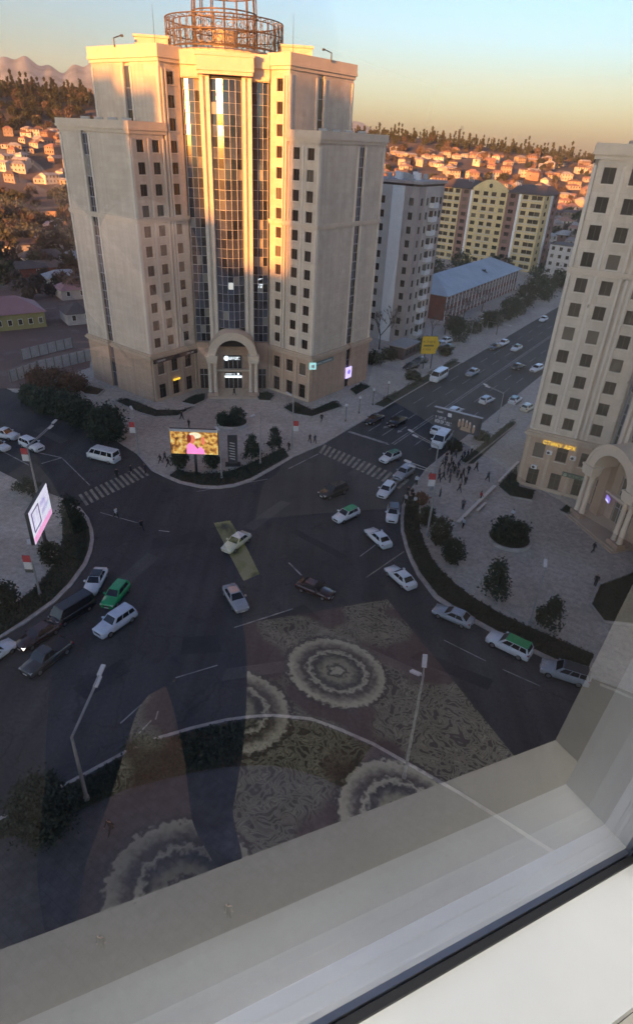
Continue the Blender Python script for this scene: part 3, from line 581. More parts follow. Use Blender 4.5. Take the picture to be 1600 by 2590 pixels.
def WS(w, h):
    if (w, h) not in wsets: wsets[(w, h)] = window_set(w, h, 1, False)
    return wsets[(w, h)]
# --- pink and grey apartment block beside the tower
C = Vector((20.0, 160.2)); T = block('apartment_block', tuple(C), tuple(SD), 13.5, 15, 36.5, 'pink and grey apartment block with white balcony column behind the beige tower', M_PINK)
rows = [2.6 + 3.05 * i for i in range(11)]
FF = ((0, 0), (1, 0)); FE = ((0, 15), (0, -1))
face(T, FF, 13.5, 0, 36.3, [(0, 3.0, M_PINK, [1.6], 1.2, 0), (3.0, 10.6, M_GREYR, [4.2, 9.4], 1.2, 0.25), (10.6, 13.5, M_PINK, [12.1], 1.2, 0)], M_PINK, rows, {1.2: WS(1.2, 1.6)}, 1.6)
for i, r in enumerate(rows):
    for x in (5.3,):
        b = MB(); b.box(x, x + 3.0, -1.35, -0.26, r - 1.35, r - 1.2); b.box(x, x + 3.0, -1.35, -1.25, r - 1.2, r - 0.25); b.box(x, x + .1, -1.25, -.26, r - 1.2, r - .25); b.box(x + 2.9, x + 3.0, -1.25, -.26, r - 1.2, r - .25); o = b.obj('balcony', M_WHITE, T)
        b = MB(); b.box(x + .5, x + 2.5, -0.3, -0.24, r - 1.1, r + 1.0); b.obj('balcony_door', M_WGLASS, o)
face(T, FE, 15, 0, 36.3, [(0, 3.0, M_GREYR, [1.5], 1.2, 0), (3.0, 8.0, M_GREYR, [5.5], 1.2, .12), (8.0, 11.2, M_WHITE, [], 1.2, .3), (11.2, 15, M_PINK, [13.1], 1.2, .1)], M_PINK, rows, {1.2: WS(1.2, 1.6)}, 1.6)
b = MB(); b.box(-.5, 14.0, -.5, 15.5, 36.8, 37.4); b.obj('parapet', M_PINK, T)
for i in range(9):
    b = MB(); x = 1 + i * 1.3; y = 3 + (i % 3) * 3.5; b.box(x, x + 1.0, y, y + .9, 37.4, 38.6 + .3 * (i % 2)); b.obj('rooftop_unit', M_WHITE if i % 2 else M_STEEL, T)
# --- yellow apartment block with curved gable
Y0 = Vector(GX(1035, 615)); Y1 = Vector(GX(1263, 652)); yt = (Y1 - Y0).normalized(); yw = (Y1 - Y0).length
T = block('apartment_block', tuple(Y0), tuple(yt), yw, 16, 29.0, 'yellow apartment block with plum stripes and curved central gable', M_YEL)
rows = [1.9 + 2.9 * i for i in range(10)]; u = yw / 100.0
bays = [(0, 20 * u, M_YEL, [4 * u, 9.2 * u, 16.5 * u], 2.2, .2), (20 * u, 30 * u, M_PURP, [25 * u], 2.2, 0), (30 * u, 32 * u, M_WHITE, [], 2.2, .4), (32 * u, 66 * u, M_YEL, [36 * u, 45 * u, 53 * u, 62 * u], 2.2, .25), (66 * u, 77 * u, M_PURP, [71 * u], 2.2, 0), (77 * u, 79 * u, M_WHITE, [], 2.2, .4), (79 * u, 100 * u, M_YEL, [83 * u, 91 * u, 96 * u], 2.2, .2)]
face(T, FF, yw, 0, 28.9, bays, M_YEL, rows, {2.2: WS(2.2, 1.55)}, 1.55)
face(T, ((yw, 0), (0, 1)), 16, 0, 28.9, [(0, 7, M_YEL, [3.5], 2.2, 0), (7, 9, M_WHITE, [], 2.2, .2), (9, 16, M_PURP, [12.5], 2.2, 0)], M_YEL, rows, {2.2: WS(2.2, 1.55)}, 1.55)
for r in rows:
    for a0, a1 in ((0.4, 19.5 * u), (40 * u, 58 * u), (79.5 * u, yw - .3)):
        b = MB(); b.box(a0, a1, -0.42, -0.27, r - 1.25, r - 0.95); b.obj('floor_band', M_GREYR, T)
b = MB(); n = 14; pts = [(32 * u + 34 * u * i / n, 28.9 + 1.0 + 3.4 * math.sin(math.pi * i / n)) for i in range(n + 1)]
b.add([(p[0], -.35, p[1]) for p in pts] + [(p[0], .25, p[1]) for p in pts] + [(32 * u, -.35, 28.9), (66 * u, -.35, 28.9), (32 * u, .25, 28.9), (66 * u, .25, 28.9)],
      [tuple([2 * n + 2] + [2 * n + 3] + list(range(n, -1, -1)))] + [(i, i + 1, i + n + 2, i + n + 1) for i in range(n)] + [tuple([2 * n + 5, 2 * n + 4] + list(range(n + 1, 2 * n + 2)))]); gb = b.obj('gable', M_YEL, T)
b = MB(); b.tube((49 * u, -.38, 31.0), (49 * u, -.34, 31.0), .8, n=14); b.obj('round_window', M_WGLASS, gb)
for a0, a1 in ((-.4, 30 * u), (66.5 * u, yw + .4)):
    b = MB(); b.add([(a0, -.6, 29.3), (a1, -.6, 29.3), (a1, 16.5, 29.3), (a0, 16.5, 29.3), (a0 + 2, 5, 32.2), (a1 - 2, 5, 32.2), (a1 - 2, 11, 32.2), (a0 + 2, 11, 32.2)], [(0, 1, 5, 4), (1, 2, 6, 5), (2, 3, 7, 6), (3, 0, 4, 7), (4, 5, 6, 7), (3, 2, 1, 0)]); b.obj('mansard', M_DROOF, T)
for i in range(8):
    b = MB(); x = (22 + i * 1.6 if i < 4 else 62 + i * 1.6) * u; b.tube((x, 4, 29), (x, 4, 33.5), .08, n=5); b.lathe([(.01, 0), (.7, .35)], 8, (x, 3.9, 33.2)); b.obj('satellite_dish', M_WHITE, T)
# --- red brick school with pale blue hip roof
S_ = Vector(GX(1058, 768)); sl_, sd_ = 64.0, 17.0
T = block('school', tuple(S_), tuple(SD), sl_, sd_, 7.3, 'long two-storey red brick building with pale blue hipped roof', M_BRICK)
rows = [1.9, 5.2]; ws = {1.5: window_set(1.5, 2.0, 2, False)}
for me in (ws[1.5][0],): me.materials.clear(); me.materials.append(M_WHITE)
face(T, FF, sl_, 0, 7.2, [(0, sl_, M_BRICK, [2 + i * 2.86 for i in range(22)], 1.5, 0)], M_BRICK, rows, ws, 2.0); face(T, ((0, sd_), (0, -1)), sd_, 0, 7.2, [(0, sd_, M_BRICK, [sd_ / 2], 1.5, 0)], M_BRICK, rows, ws, 2.0)
for i in range(23):
    b = MB(); x = 0.3 + i * 2.86; b.box(x - .22, x + .22, -.16, -.005, .05, 7.1); b.obj('white_pilaster', M_WHITE, T)
b = MB(); e = .9; b.add([(-e, -e, 7.3), (sl_ + e, -e, 7.3), (sl_ + e, sd_ + e, 7.3), (-e, sd_ + e, 7.3), (9, sd_ / 2, 11.2), (sl_ - 9, sd_ / 2, 11.2), (-e, -e, 7.05), (sl_ + e, -e, 7.05), (sl_ + e, sd_ + e, 7.05), (-e, sd_ + e, 7.05)],
      [(0, 1, 5, 4), (1, 2, 5), (2, 3, 4, 5), (3, 0, 4), (6, 7, 1, 0), (7, 8, 2, 1), (8, 9, 3, 2), (9, 6, 0, 3), (9, 8, 7, 6)]); rf = b.obj('hip_roof', M_BROOF, T)
for i in range(30):
    x = 6 + i * 1.8; b = MB(); b.add([(x - .03, -e, 7.33), (x + .03, -e, 7.33), (x + .03, sd_ / 2, 11.24), (x - .03, sd_ / 2, 11.24)], [(0, 1, 2, 3)])
    if 9 < x < sl_ - 9: b.obj('roof_seam', M_BROOF, rf)
# --- pale five-storey blocks further down the street
def plain_block(px, py, w, d, fl, t, lab, m, cols):
    o = GX(px, py); T = block('apartment_block', o, t, w, d, fl * 2.9, lab, m); rows = [1.6 + 2.9 * i for i in range(fl)]
    face(T, FF, w, 0, fl * 2.9, [(0, w, m, [w * (i + .5) / cols for i in range(cols)], 1.3, 0)], m, rows, {1.3: WS(1.3, 1.4)}, 1.4); return T
plain_block(1298, 655, 26, 11, 4, tuple(yt), 'pale four-storey block right of the yellow building', M_GREYR, 8)
plain_block(1352, 690, 18, 11, 4, tuple(yt), 'pale four-storey block beside the right tower far down the street', M_GREYR, 6)
# --- low houses left of the tower
def house(O, t, w, d, h, rh, mw, mr, label, wins=0, group=None):
    T = empty('house', (O[0], O[1], O[2] if len(O) > 2 else 0.1), math.atan2(t[1], t[0]), label, 'house', group)
    b = MB(); b.box(0, w, 0, d, -1.5 if len(O) > 2 else 0, h); b.obj('wall', mw, T)
    e = .5; b = MB(); b.add([(-e, -e, h - .1), (w + e, -e, h - .1), (w + e, d + e, h - .1), (-e, d + e, h - .1), (d * .4, d / 2, h + rh), (w - d * .4, d / 2, h + rh)], [(0, 1, 5, 4), (1, 2, 5), (2, 3, 4, 5), (3, 0, 4), (3, 2, 1, 0)]); b.obj('roof', mr, T)
    for i in range(wins):
        x = w * (i + .5) / wins; b = MB(); b.box(x - .55, x + .55, -.06, .05, 1.1, 2.6); o = b.obj('window', M_WHITE, T); b = MB(); b.box(x - .45, x + .45, -.08, -.05, 1.2, 2.5); b.obj('pane', M_WGLASS, o)
    return T
hp = Vector(GX(-60, 800)); hq = Vector(GX(113, 782)); ht = (hq - hp).normalized()
house((hp.x, hp.y), tuple(ht), (hq - hp).length, 13, 4.0, 3.0, M_GREENW, M_PROOF, 'olive green single-storey house with rose-coloured roof at the left edge', 7)
def panel_fence(p, q, n, h, label):
    p, q = Vector(p), Vector(q); L = (q - p).length; t = (q - p) / L; T = empty('panel_fence', (p.x, p.y, 0.12), math.atan2(t.y, t.x), label, 'fence'); w = L / n
    pm = MB(); pm.box(.1, w - .1, -.05, .05, 0.02, h); pm.box(.2, w - .2, -.07, -.05, h * .45, h * .52); pme = pm.mesh('panel', [M_PANEL]); qm = MB(); qm.box(-.1, .1, -.11, .11, 0, h + .15); qme = qm.mesh('post', [M_POST])
    for i in range(n): obj('panel', pme, None, T, (i * w, 0, 0))
    for i in range(n + 1): obj('post', qme, None, T, (i * w, 0, 0))
panel_fence(GX(95, 893), GX(222, 862), 7, 2.6, 'pale concrete panel fence at the left foot of the beige tower')
panel_fence(GX(55, 862), GX(175, 832), 6, 2.4, 'rear concrete panel fence in front of the rose-roofed house')
panel_fence(GX(28, 915), GX(92, 893), 4, 2.4, 'short concrete panel fence behind the rust-coloured bushes')
bw = MB(); bw.fbox(((GX(-20, 515)), tuple((Vector(GX(150, 520)) - Vector(GX(-20, 515))).normalized())), 0, 62, 0, 3.2, 0, .4); tag(bw.obj('boundary_wall', mat('tan_wall', (0.30, 0.20, 0.15), .9, .2, .3)), 'long tan boundary wall left of the tower below the dark trees', 'wall')
for i, (px, py, w, lab) in enumerate([(-10, 610, 26, 'grey low house below the tan wall at the left edge'), (105, 560, 14, 'pale low shed by the left side of the tower'), (60, 640, 16, 'low brown-roofed house among bare trees at the left')]):
    house(GX(px, py), tuple(ht), w, 9, 3.2, 2.0, (M_GREYR, M_PANEL, M_PINK)[i], (M_DROOF, M_STEEL, M_DROOF)[i], lab, 3)
for i, (px, py, w, lab, mw, mr) in enumerate([(150, 640, 15, 'long low shed with pale roof beside the tower, upper left', M_PANEL, M_STEEL), (20, 668, 20, 'low brick house above the rose-roofed house', M_BRICK, M_DROOF), (150, 720, 12, 'small pink house between the tower and the rose-roofed house', M_PINK, M_PROOF), (120, 690, 11, 'small grey house behind the rose-roofed house', M_GREYR, M_STEEL), (165, 780, 10, 'low outbuilding behind the rear panel fence', M_PANEL, M_DROOF), (70, 590, 18, 'long grey-roofed house below the tan wall', M_GREYR, M_STEEL)]):
    house(GX(px, py), tuple(ht), w, 8, 3.0, 1.8, mw, mr, lab, 3)
# --- kiosk and yellow sign by the street
kp = Vector(GX(962, 862)); T = empty('kiosk', (kp.x, kp.y, .12), math.atan2(SD.y, SD.x), 'dark flat-roofed kiosk below the yellow sign', 'kiosk')
b = MB(); b.box(0, 7, 0, 4, 0, 2.9); b.obj('wall', mat('kiosk_wall', (.12, .08, .08), .8), T); b = MB(); b.box(-.5, 7.5, -.6, 4.4, 2.9, 3.2); b.obj('roof', M_STEEL, T)
for x in (1, 3, 5): b = MB(); b.box(x, x + 1.2, -.04, .01, .8, 2.2); b.obj('window', M_WGLASS, T)
# --- unseen blocks added behind the viewpoint, skyline shaped to cast the low-sun shadow
def behind(w0, w1, S, dep, label):
    A, Wd = Vector((math.sin(SUN_AZ), math.cos(SUN_AZ))) * -1, None
    Wd = Vector((A.y, -A.x)); h = S + (92.3 + 330.0) * math.tan(SUN_EL); o = A * -330.0 + Wd * w0
    T = empty('neighbour_block', (o.x, o.y, -.12), math.atan2(Wd.y, Wd.x), label, 'building'); b = MB(); b.box(0, w1 - w0, -dep, 0, 0, h - 1.5); b.obj('wall', M_GREYR, T); b = MB(); b.box(.2, w1 - w0 - .2, -dep + .2, -.2, h - 1.5, h); b.obj('parapet', M_STONE, T)
for w0, w1, S, lab in ((-230, -90.5, 53.2, 'wide block far behind the viewpoint, to the left'), (-90.6, -80.2, 51.0, 'narrow block behind the viewpoint beside the wide one'), (-80.3, -77.0, 42.0, 'slim stair tower behind the viewpoint'), (-77.1, -73.0, 33.0, 'stepped wing behind the viewpoint'), (-73.1, -63.3, 25.0, 'low wing between two blocks behind the viewpoint'), (-63.4, -23, 55, 'tall block behind the viewpoint, right of the gap'), (-23.1, 60, 60, 'tallest block behind the viewpoint on the right')):
    behind(w0, w1, S, 14 + (w0 * 7) % 1.7, lab)
# ================================================================== vehicles
def paint(name, col, rough=0.22):
    m = mat('paint_' + name, col, rough, 0.10, 2.0, 0.0, spec=0.6); m.node_tree.nodes['Principled BSDF'].inputs['Coat Weight'].default_value = 0.6; return m
P_WHITE = paint('white', (0.66, 0.68, 0.70)); P_SILVER = paint('silver', (0.30, 0.32, 0.35)); P_GREY = paint('grey', (0.04, 0.043, 0.048)); P_BLACK = paint('black', (0.008, 0.008, 0.010))
P_GREEN = paint('green', (0.015, 0.30, 0.10)); P_DGREEN = paint('dark_green', (0.03, 0.15, 0.08)); P_BROWN = paint('brown', (0.045, 0.018, 0.016)); P_CREAM = paint('cream', (0.62, 0.58, 0.44)); P_BLUEW = paint('bluewhite', (0.50, 0.56, 0.68))
M_CARG = mat('car_glass', (0.012, 0.014, 0.018), 0.08, 0.1, 2, spec=0.7); M_TYRE = mat('tyre_rubber', (0.015, 0.015, 0.016), 0.9, 0.1, 5); M_RIM = mat('wheel_rim', (0.30, 0.30, 0.32), 0.35, 0.1, 5, 0.8)
M_HEAD = mat('headlight_glass', (0.6, 0.6, 0.6), 0.15, 0.05, 5); M_HEADON = mat('headlight_lit', (0.9, 0.9, 0.85), 0.2, 0.0, 5, emit=(1, 0.96, 0.85), es=2.5); M_TAIL = mat('tail_light', (0.25, 0.01, 0.01), 0.25, 0.05, 5)
M_FWHITE_ = mat('plate_white', (0.6, 0.6, 0.58), .5, .05, 2)
M_PLASTIC = mat('black_plastic', (0.02, 0.02, 0.022), 0.6, 0.1, 5)
def loft(secs, zb=0.24):
    b = MB(); n = 8; vs = []
    for x, w, zt in secs:
        for y, z in ((-w * .88, zb), (-w, zb + .2), (-w, zt - .16), (-w * .84, zt), (w * .84, zt), (w, zt - .16), (w, zb + .2), (w * .88, zb)): vs.append((x, y, z))
    fs = []
    for i in range(len(secs) - 1):
        for j in range(n): fs.append((i * n + j, i * n + (j + 1) % n, (i + 1) * n + (j + 1) % n, (i + 1) * n + j))
    fs += [tuple(range(n - 1, -1, -1)), tuple(range((len(secs) - 1) * n, len(secs) * n))]
    b.add(vs, fs); b.sm = [True] * (len(fs) - 2) + [False, False]; return b
CARK = {
 'sedan': dict(s=[(2.28, .66, .60), (2.18, .80, .70), (1.5, .88, .84), (.85, .895, .93), (-.9, .90, .95), (-1.65, .885, .99), (-2.15, .84, .95), (-2.3, .74, .82)], cab=(.95, -1.85, .15, -1.15, .80, .60, .93, 1.44), wr=.32, wx=(1.38, -1.36)),
 'hatch': dict(s=[(2.08, .66, .62), (2.0, .80, .74), (1.4, .87, .88), (.85, .885, .98), (-.9, .89, 1.0), (-1.75, .87, 1.02), (-2.02, .82, 1.0), (-2.1, .76, .7)], cab=(.95, -2.0, .2, -1.7, .79, .61, .98, 1.52), wr=.32, wx=(1.28, -1.28)),
 'suv': dict(s=[(2.32, .70, .80), (2.24, .86, .92), (1.5, .93, 1.04), (.9, .945, 1.12), (-.9, .95, 1.14), (-2.0, .93, 1.16), (-2.28, .88, 1.12), (-2.36, .82, .8)], cab=(1.0, -2.25, .3, -2.0, .84, .66, 1.12, 1.74), wr=.38, wx=(1.42, -1.42)),
 'van': dict(s=[(2.6, .80, .95), (2.5, .92, 1.1), (2.2, .96, 1.22), (1.5, .97, 1.25), (-.9, .97, 1.25), (-2.4, .96, 1.25), (-2.6, .93, 1.2), (-2.66, .9, .9)], cab=(2.25, -2.6, 1.55, -2.5, .93, .80, 1.22, 2.12), wr=.35, wx=(1.75, -1.6)),
 'pickup': dict(s=[(2.6, .72, .80), (2.5, .86, .92), (1.8, .93, 1.04), (1.2, .945, 1.1), (-.6, .945, 1.1), (-.65, .94, 1.02), (-2.5, .93, 1.0), (-2.6, .9, .8)], cab=(1.3, -.6, .6, -.4, .84, .68, 1.08, 1.72), wr=.38, wx=(1.65, -1.6)),
}
CM = {}
def car_meshes(kind):
    if kind in CM: return CM[kind]
    d = CARK[kind]; x0, x1, t0, t1, wb, wt, zb, zt = d['cab']
    M = {'body': loft(d['s'])}
    b = M['body']; P = [(x0, -wb, zb - .06), (x0, wb, zb - .06), (x1, wb, zb - .06), (x1, -wb, zb - .06), (t0, -wt, zt - .05), (t0, wt, zt - .05), (t1, wt, zt - .05), (t1, -wt, zt - .05)]
    b.add(P, [(0, 1, 5, 4), (2, 3, 7, 6), (3, 0, 4, 7), (1, 2, 6, 5), (4, 5, 6, 7)])
    r = MB(); k = .09; r.add([(t0 + .03, -wt - .02, zt - .06), (t0 + .03, wt + .02, zt - .06), (t1 - .03, wt + .02, zt - .06), (t1 - .03, -wt - .02, zt - .06), (t0 - k, -wt + k, zt), (t0 - k, wt - k, zt), (t1 + k, wt - k, zt), (t1 + k, -wt + k, zt)], [(0, 1, 5, 4), (1, 2, 6, 5), (2, 3, 7, 6), (3, 0, 4, 7), (4, 5, 6, 7), (3, 2, 1, 0)]); M['roof'] = r
    V = [Vector(p) for p in P]
    def pane(a, b_, c, e, i0, i1, j0, j1, out):   # a,b bottom; e,c top ; sub rectangle in (i across, j up)
        f = lambda i, j: (a.lerp(b_, i)).lerp(e.lerp(c, i), j)
        q = [f(i0, j0), f(i1, j0), f(i1, j1), f(i0, j1)]; n = (q[1] - q[0]).cross(q[3] - q[0]).normalized()
        m = MB(); m.add([p + n * out for p in q] + [p - n * .01 for p in q], [(0, 1, 2, 3), (1, 0, 4, 5), (2, 1, 5, 6), (3, 2, 6, 7), (0, 3, 7, 4)]); return m
    M['windscreen'] = pane(V[0], V[1], V[5], V[4], .06, .94, .14, .93, .012); M['rear_window'] = pane(V[2], V[3], V[7], V[6], .08, .92, .2, .9, .012)
    rows = {'van': ((.05, .2), (.23, .48), (.51, .74), (.77, .95)), 'pickup': ((.1, .5), (.55, .92)), 'suv': ((.1, .38), (.41, .68), (.71, .94))}.get(kind, ((.13, .5), (.53, .86)))
    M['side'] = [pane(V[1], V[2], V[6], V[5], i0, i1, .17, .88, .012) for i0, i1 in rows] + [pane(V[3], V[0], V[4], V[7], 1 - i1, 1 - i0, .17, .88, .012) for i0, i1 in rows]
    s = d['s']; xf, wf, zf = s[1]; xr, wr_, zr = s[-2]
    M['hl'] = []; M['tl'] = []
    for sy in (-1, 1):
        h = MB(); h.box(xf - .18, xf + .05, *sorted((sy * wf * .95, sy * wf * .55)), zf - .2, zf - .03); M['hl'].append(h)
        h = MB(); h.box(xr - .06, xr + .12, *sorted((sy * wr_ * .99, sy * wr_ * .66)), zr - .24, zr - .05); M['tl'].append(h)
    M['mirror'] = []
    for sy in (-1, 1):
        h = MB(); h.box(x0 - .42, x0 - .22, *sorted((sy * (wb + .05), sy * (wb + .26))), zb + .02, zb + .17); M['mirror'].append(h)
    h = MB(); h.box(xf + .08, xf + .12, -.26, .26, zf - .46, zf - .35); h2 = MB(); h2.box(xr - .17, xr - .12, -.26, .26, zr - .42, zr - .30); M['plate'] = [h, h2]
    g = MB()
    for sy in (-1, 1): g.box(d['wx'][1] + .4, d['wx'][0] - .4, *sorted((sy * (s[4][1] - .1), sy * (s[4][1] + .012))), .22, .36)
    M['skirt'] = g
    g = MB(); g.box(xf + .02, xf + .09, -wf * .5, wf * .5, zf - .34, zf - .12); M['grille'] = g
    w = MB(); w.lathe([(.01, -.1), (d['wr'] * .62, -.1), (d['wr'], -.08), (d['wr'], .08), (d['wr'] * .62, .1), (.01, .1)], 14); 
    for i, v in enumerate(w.v): w.v[i] = (v[0], v[2], v[1])
    M['tyre'] = w; q = MB(); q.lathe([(.01, -.115), (d['wr'] * .6, -.105)], 10); q.lathe([(d['wr'] * .6, .105), (.01, .115)], 10)
    for i, v in enumerate(q.v): q.v[i] = (v[0], v[2], v[1])
    M['rim'] = q
    if kind == 'pickup':
        bd = MB(); bd.box(-2.4, -.75, -.75, .75, 1.005, 1.03); M['bed'] = bd
    out = {}
    for k_, m in M.items(): out[k_] = [x.mesh(k_) for x in m] if isinstance(m, list) else m.mesh(k_)
    CM[kind] = out; return out
def car(kind, rear, front, body, label, roof=None, lit=False, name=None, scale=1.0, cat='car', zc=0.6, group='cars on the square and streets', screen=None, z0=0.0):
    M = car_meshes(kind); p, q = Vector(GX(rear[0], rear[1], zc)), Vector(GX(front[0], front[1], zc)); c = (p + q) / 2; d = q - p
    T = empty(name or {'van': 'minibus', 'pickup': 'pickup_truck'}.get(kind, 'car'), (c.x, c.y, z0), math.atan2(d.y, d.x), label, cat, group); T.scale = (scale,) * 3
    obj('body', M['body'], body, T); r = obj('roof', M['roof'], roof or body, T)
    for k_, nm in (('windscreen', 'windscreen'), ('rear_window', 'rear_window')): obj(nm, M[k_], M_CARG, T)
    for m in M['side']: obj('side_window', m, M_CARG, T)
    for m in M['hl']: obj('headlight', m, M_HEADON if lit else M_HEAD, T)
    for m in M['tl']: obj('tail_light', m, M_TAIL, T)
    for m in M['mirror']: obj('mirror', m, body, T)
    for m in M['plate']: obj('number_plate', m, M_FWHITE_, T)
    o_ = obj('side_skirts', M['skirt'], M_PLASTIC, T); o_['kind'] = 'stuff'
    obj('grille', M['grille'], M_PLASTIC, T); kd = CARK[kind]; w = kd['s'][4][1] - .1
    for x in kd['wx']:
        for sy in (-1, 1): o = obj('wheel', M['tyre'], M_TYRE, T, (x, sy * w, kd['wr'])); obj('rim', M['rim'], M_RIM, o)
    if kind == 'pickup': obj('load_bed', M['bed'], M_PLASTIC, T)
    return T
W, B = P_WHITE, P_BLACK
car('van', (276, 1098), (219, 1084), W, 'white minibus with dark windows left of the crosswalk by the dark trees', cat='minibus')
car('suv', (56, 1055), (97, 1073), W, 'white car with dark windscreen beside the lamp post at the left edge')
car('pickup', (-12, 1033), (34, 1043), W, 'white vehicle at the left edge, the topmost of three in that street', cat='car', name='car')
car('sedan', (-28, 1058), (16, 1071), W, 'white car cut by the left edge, below the two other white cars')
car('sedan', (243, 1360), (213, 1418), W, 'white sedan with black glass roof beside the bright green car', roof=B)
car('hatch', (298, 1394), (254, 1448), P_GREEN, 'bright green car between two white cars on the left')
car('suv', (314, 1461), (236, 1514), P_BLUEW, 'bluish white estate car just below the bright green car')
car('van', (205, 1440), (140, 1480), B, 'black van along the left kerb in front of the white sedan', cat='van', name='van', scale=.92)
car('sedan', (118, 1500), (66, 1533), P_BROWN, 'dark car with lit headlights at the left kerb', lit=True)
car('pickup', (148, 1543), (76, 1598), P_GREY, 'dark pickup truck with open bed at lower left')
car('sedan', (-40, 1580), (8, 1548), W, 'white car whose tip shows at the left edge beside the dark cars')
car('sedan', (547, 1402), (579, 1455), P_SILVER, 'silver grey sedan with sunroof in the middle of the junction', roof=P_SILVER)
car('sedan', (588, 1277), (541, 1313), P_CREAM, 'cream white taxi with dark sunroof in the centre of the junction', roof=W)
car('sedan', (717, 1393), (790, 1421), P_BROWN, 'dark brown sedan right of the silver sedan')
car('suv', (818, 1166), (773, 1183), B, 'black off-roader alone below the right crosswalk')
car('hatch', (850, 1219), (803, 1241), W, 'white taxi with green roof below the black off-roader', roof=P_GREEN)
car('sedan', (922, 1301), (885, 1267), W, 'white sedan left of the planted kerb, above the lower white sedan')
car('hatch', (941, 1208), (935, 1246), W, 'white car with black roof and bonnet nearest the crowd', roof=B)
car('hatch', (935, 1157), (910, 1186), W, 'white hatchback just below the right crosswalk')
car('suv', (979, 1120), (950, 1141), P_SILVER, 'silver car on the right end of the crosswalk', scale=.95)
car('hatch', (947, 1085), (917, 1099), W, 'white taxi with green roof above the right crosswalk', roof=P_DGREEN)
car('van', (1070, 1035), (1038, 1072), W, 'white minibus stopped in front of the dark billboard', cat='minibus', scale=1.12)
car('sedan', (984, 1402), (930, 1355), W, 'white sedan by the planted kerb, below the other white sedan')
car('sedan', (1122, 1487), (1043, 1454), P_SILVER, 'pale silver sedan following the right-hand kerb')
car('suv', (1260, 1563), (1172, 1521), W, 'white car with green roof and bonnet at the right-hand kerb', roof=P_GREEN)
car('suv', (1385, 1619), (1312, 1596), P_SILVER, 'grey car at the right-hand kerb next to the window jamb', roof=P_GREY)
car('sedan', (910, 994), (877, 1009), B, 'black car at the left kerb of the street, nearer the tower')
car('sedan', (965, 999), (932, 1014), B, 'black car in the second lane beside the other black car')
car('van', (1066, 890), (1028, 913), W, 'white minibus at the left kerb near the yellow sign', cat='minibus', scale=1.1)
car('sedan', (1140, 884), (1117, 896), P_SILVER, 'silver car in the middle of the street right of the white minibus')
car('sedan', (1229, 879), (1248, 872), P_GREY, 'dark grey car on the centre line of the street')
car('hatch', (1290, 877), (1272, 885), W, 'white car on the street beside the right tower')
car('hatch', (1151, 961), (1175, 950), W, 'white car above the dark billboard', roof=P_SILVER)
car('hatch', (1221, 962), (1240, 949), W, 'white taxi with dull green roof parked at the right kerb', roof=P_DGREEN)
car('hatch', (1250, 979), (1273, 968), P_CREAM, 'pale car tucked against the right tower')
car('hatch', (1074, 990), (1100, 974), W, 'white car half hidden behind the dark billboard')
car('hatch', (1036, 1034), (1060, 1018), W, 'white car between the minibus and the dark billboard')
car('sedan', (1211, 815), (1193, 824), W, 'white car parked far up the left kerb')
car('sedan', (1190, 825), (1173, 833), P_GREY, 'dark car parked behind the white car far up the left kerb')
car('sedan', (1244, 826), (1223, 837), W, 'white taxi with dark green roof far up the street', roof=P_DGREEN)
car('sedan', (1304, 759), (1292, 766), W, 'white car farthest up the street')
for i, (a, b_, m, l) in enumerate([((1062, 822), (1038, 828), P_SILVER, 'silver car parked behind the yellow sign'), ((1082, 828), (1058, 836), B, 'black car parked right of the yellow sign'), ((1075, 812), (1052, 818), W, 'white car parked in the back row behind the yellow sign'), ((1015, 860), (990, 866), P_GREY, 'grey car parked left of the yellow sign'), ((995, 872), (968, 880), B, 'black car parked by the kiosk')]):
    car('sedan', a, b_, m, l, group='cars parked by the kiosk', z0=.12)
# ================================================================== trees and planting
M_LEAF = mat('leaf_dark', (0.030, 0.042, 0.022), 0.75, 0.5, 3.0, rand=0.25); M_LEAF2 = mat('leaf_olive', (0.055, 0.055, 0.028), 0.8, 0.45, 3.0, rand=0.25); M_LEAFR = mat('leaf_rust', (0.13, 0.06, 0.03), 0.8, 0.4, 3.0, rand=0.2)
M_TWIG = mat('bare_twig', (0.13, 0.095, 0.08), 0.9, 0.3, 2.0, rand=0.2); M_BARK = mat('bark', (0.09, 0.07, 0.055), 0.95, 0.3, 4.0); M_GRASS = mat('grass_blade', (0.05, 0.062, 0.022), 0.85, 0.5, 1.0)
def leaf_quad(b, c, r, rng):
    n = Vector((rng.gauss(0, 1), rng.gauss(0, 1), rng.gauss(0.5, 1))).normalized(); a = n.orthogonal().normalized(); q = n.cross(a); t = rng.random() * 6.28
    a, q = a * math.cos(t) + q * math.sin(t), q * math.cos(t) - a * math.sin(t)
    L = r * rng.uniform(.7, 1.4); w = L * .55
    b.add([c - a * L * .5, c + q * w * .5, c + a * L * .5 + n * L * .15, c - q * w * .5], [(0, 1, 2, 3)])
def crown(shape, n, r, seed, h=4.0, w=1.3):
    """shape: cone / ball / spread. returns crown mesh (clumped leaves) around z 0..h"""
    rng = random.Random(seed); b = MB(); clumps = []
    nc = max(10, n // 26)
    for i in range(nc):
        t = rng.random(); a = rng.random() * 6.28
        if shape == 'cone': rr = w * (1 - t) ** .75 * (.55 + .5 * rng.random()) + .08; z = t * h
        elif shape == 'ball': zz = rng.uniform(-1, 1); rr = w * math.sqrt(max(0, 1 - zz * zz)) * (.6 + .45 * rng.random()); z = h * (zz + 1) / 2
        else: zz = rng.uniform(-.5, 1); rr = w * math.sqrt(max(0, 1 - zz * zz)) * (.5 + .6 * rng.random()); z = h * (zz + .5) / 1.5
        clumps.append(Vector((rr * math.cos(a), rr * math.sin(a), z)))
    for i in range(n):
        c = clumps[i % nc]; s = w * .2
        leaf_quad(b, c + Vector((rng.gauss(0, s), rng.gauss(0, s), rng.gauss(0, s))), r, rng)
    return b
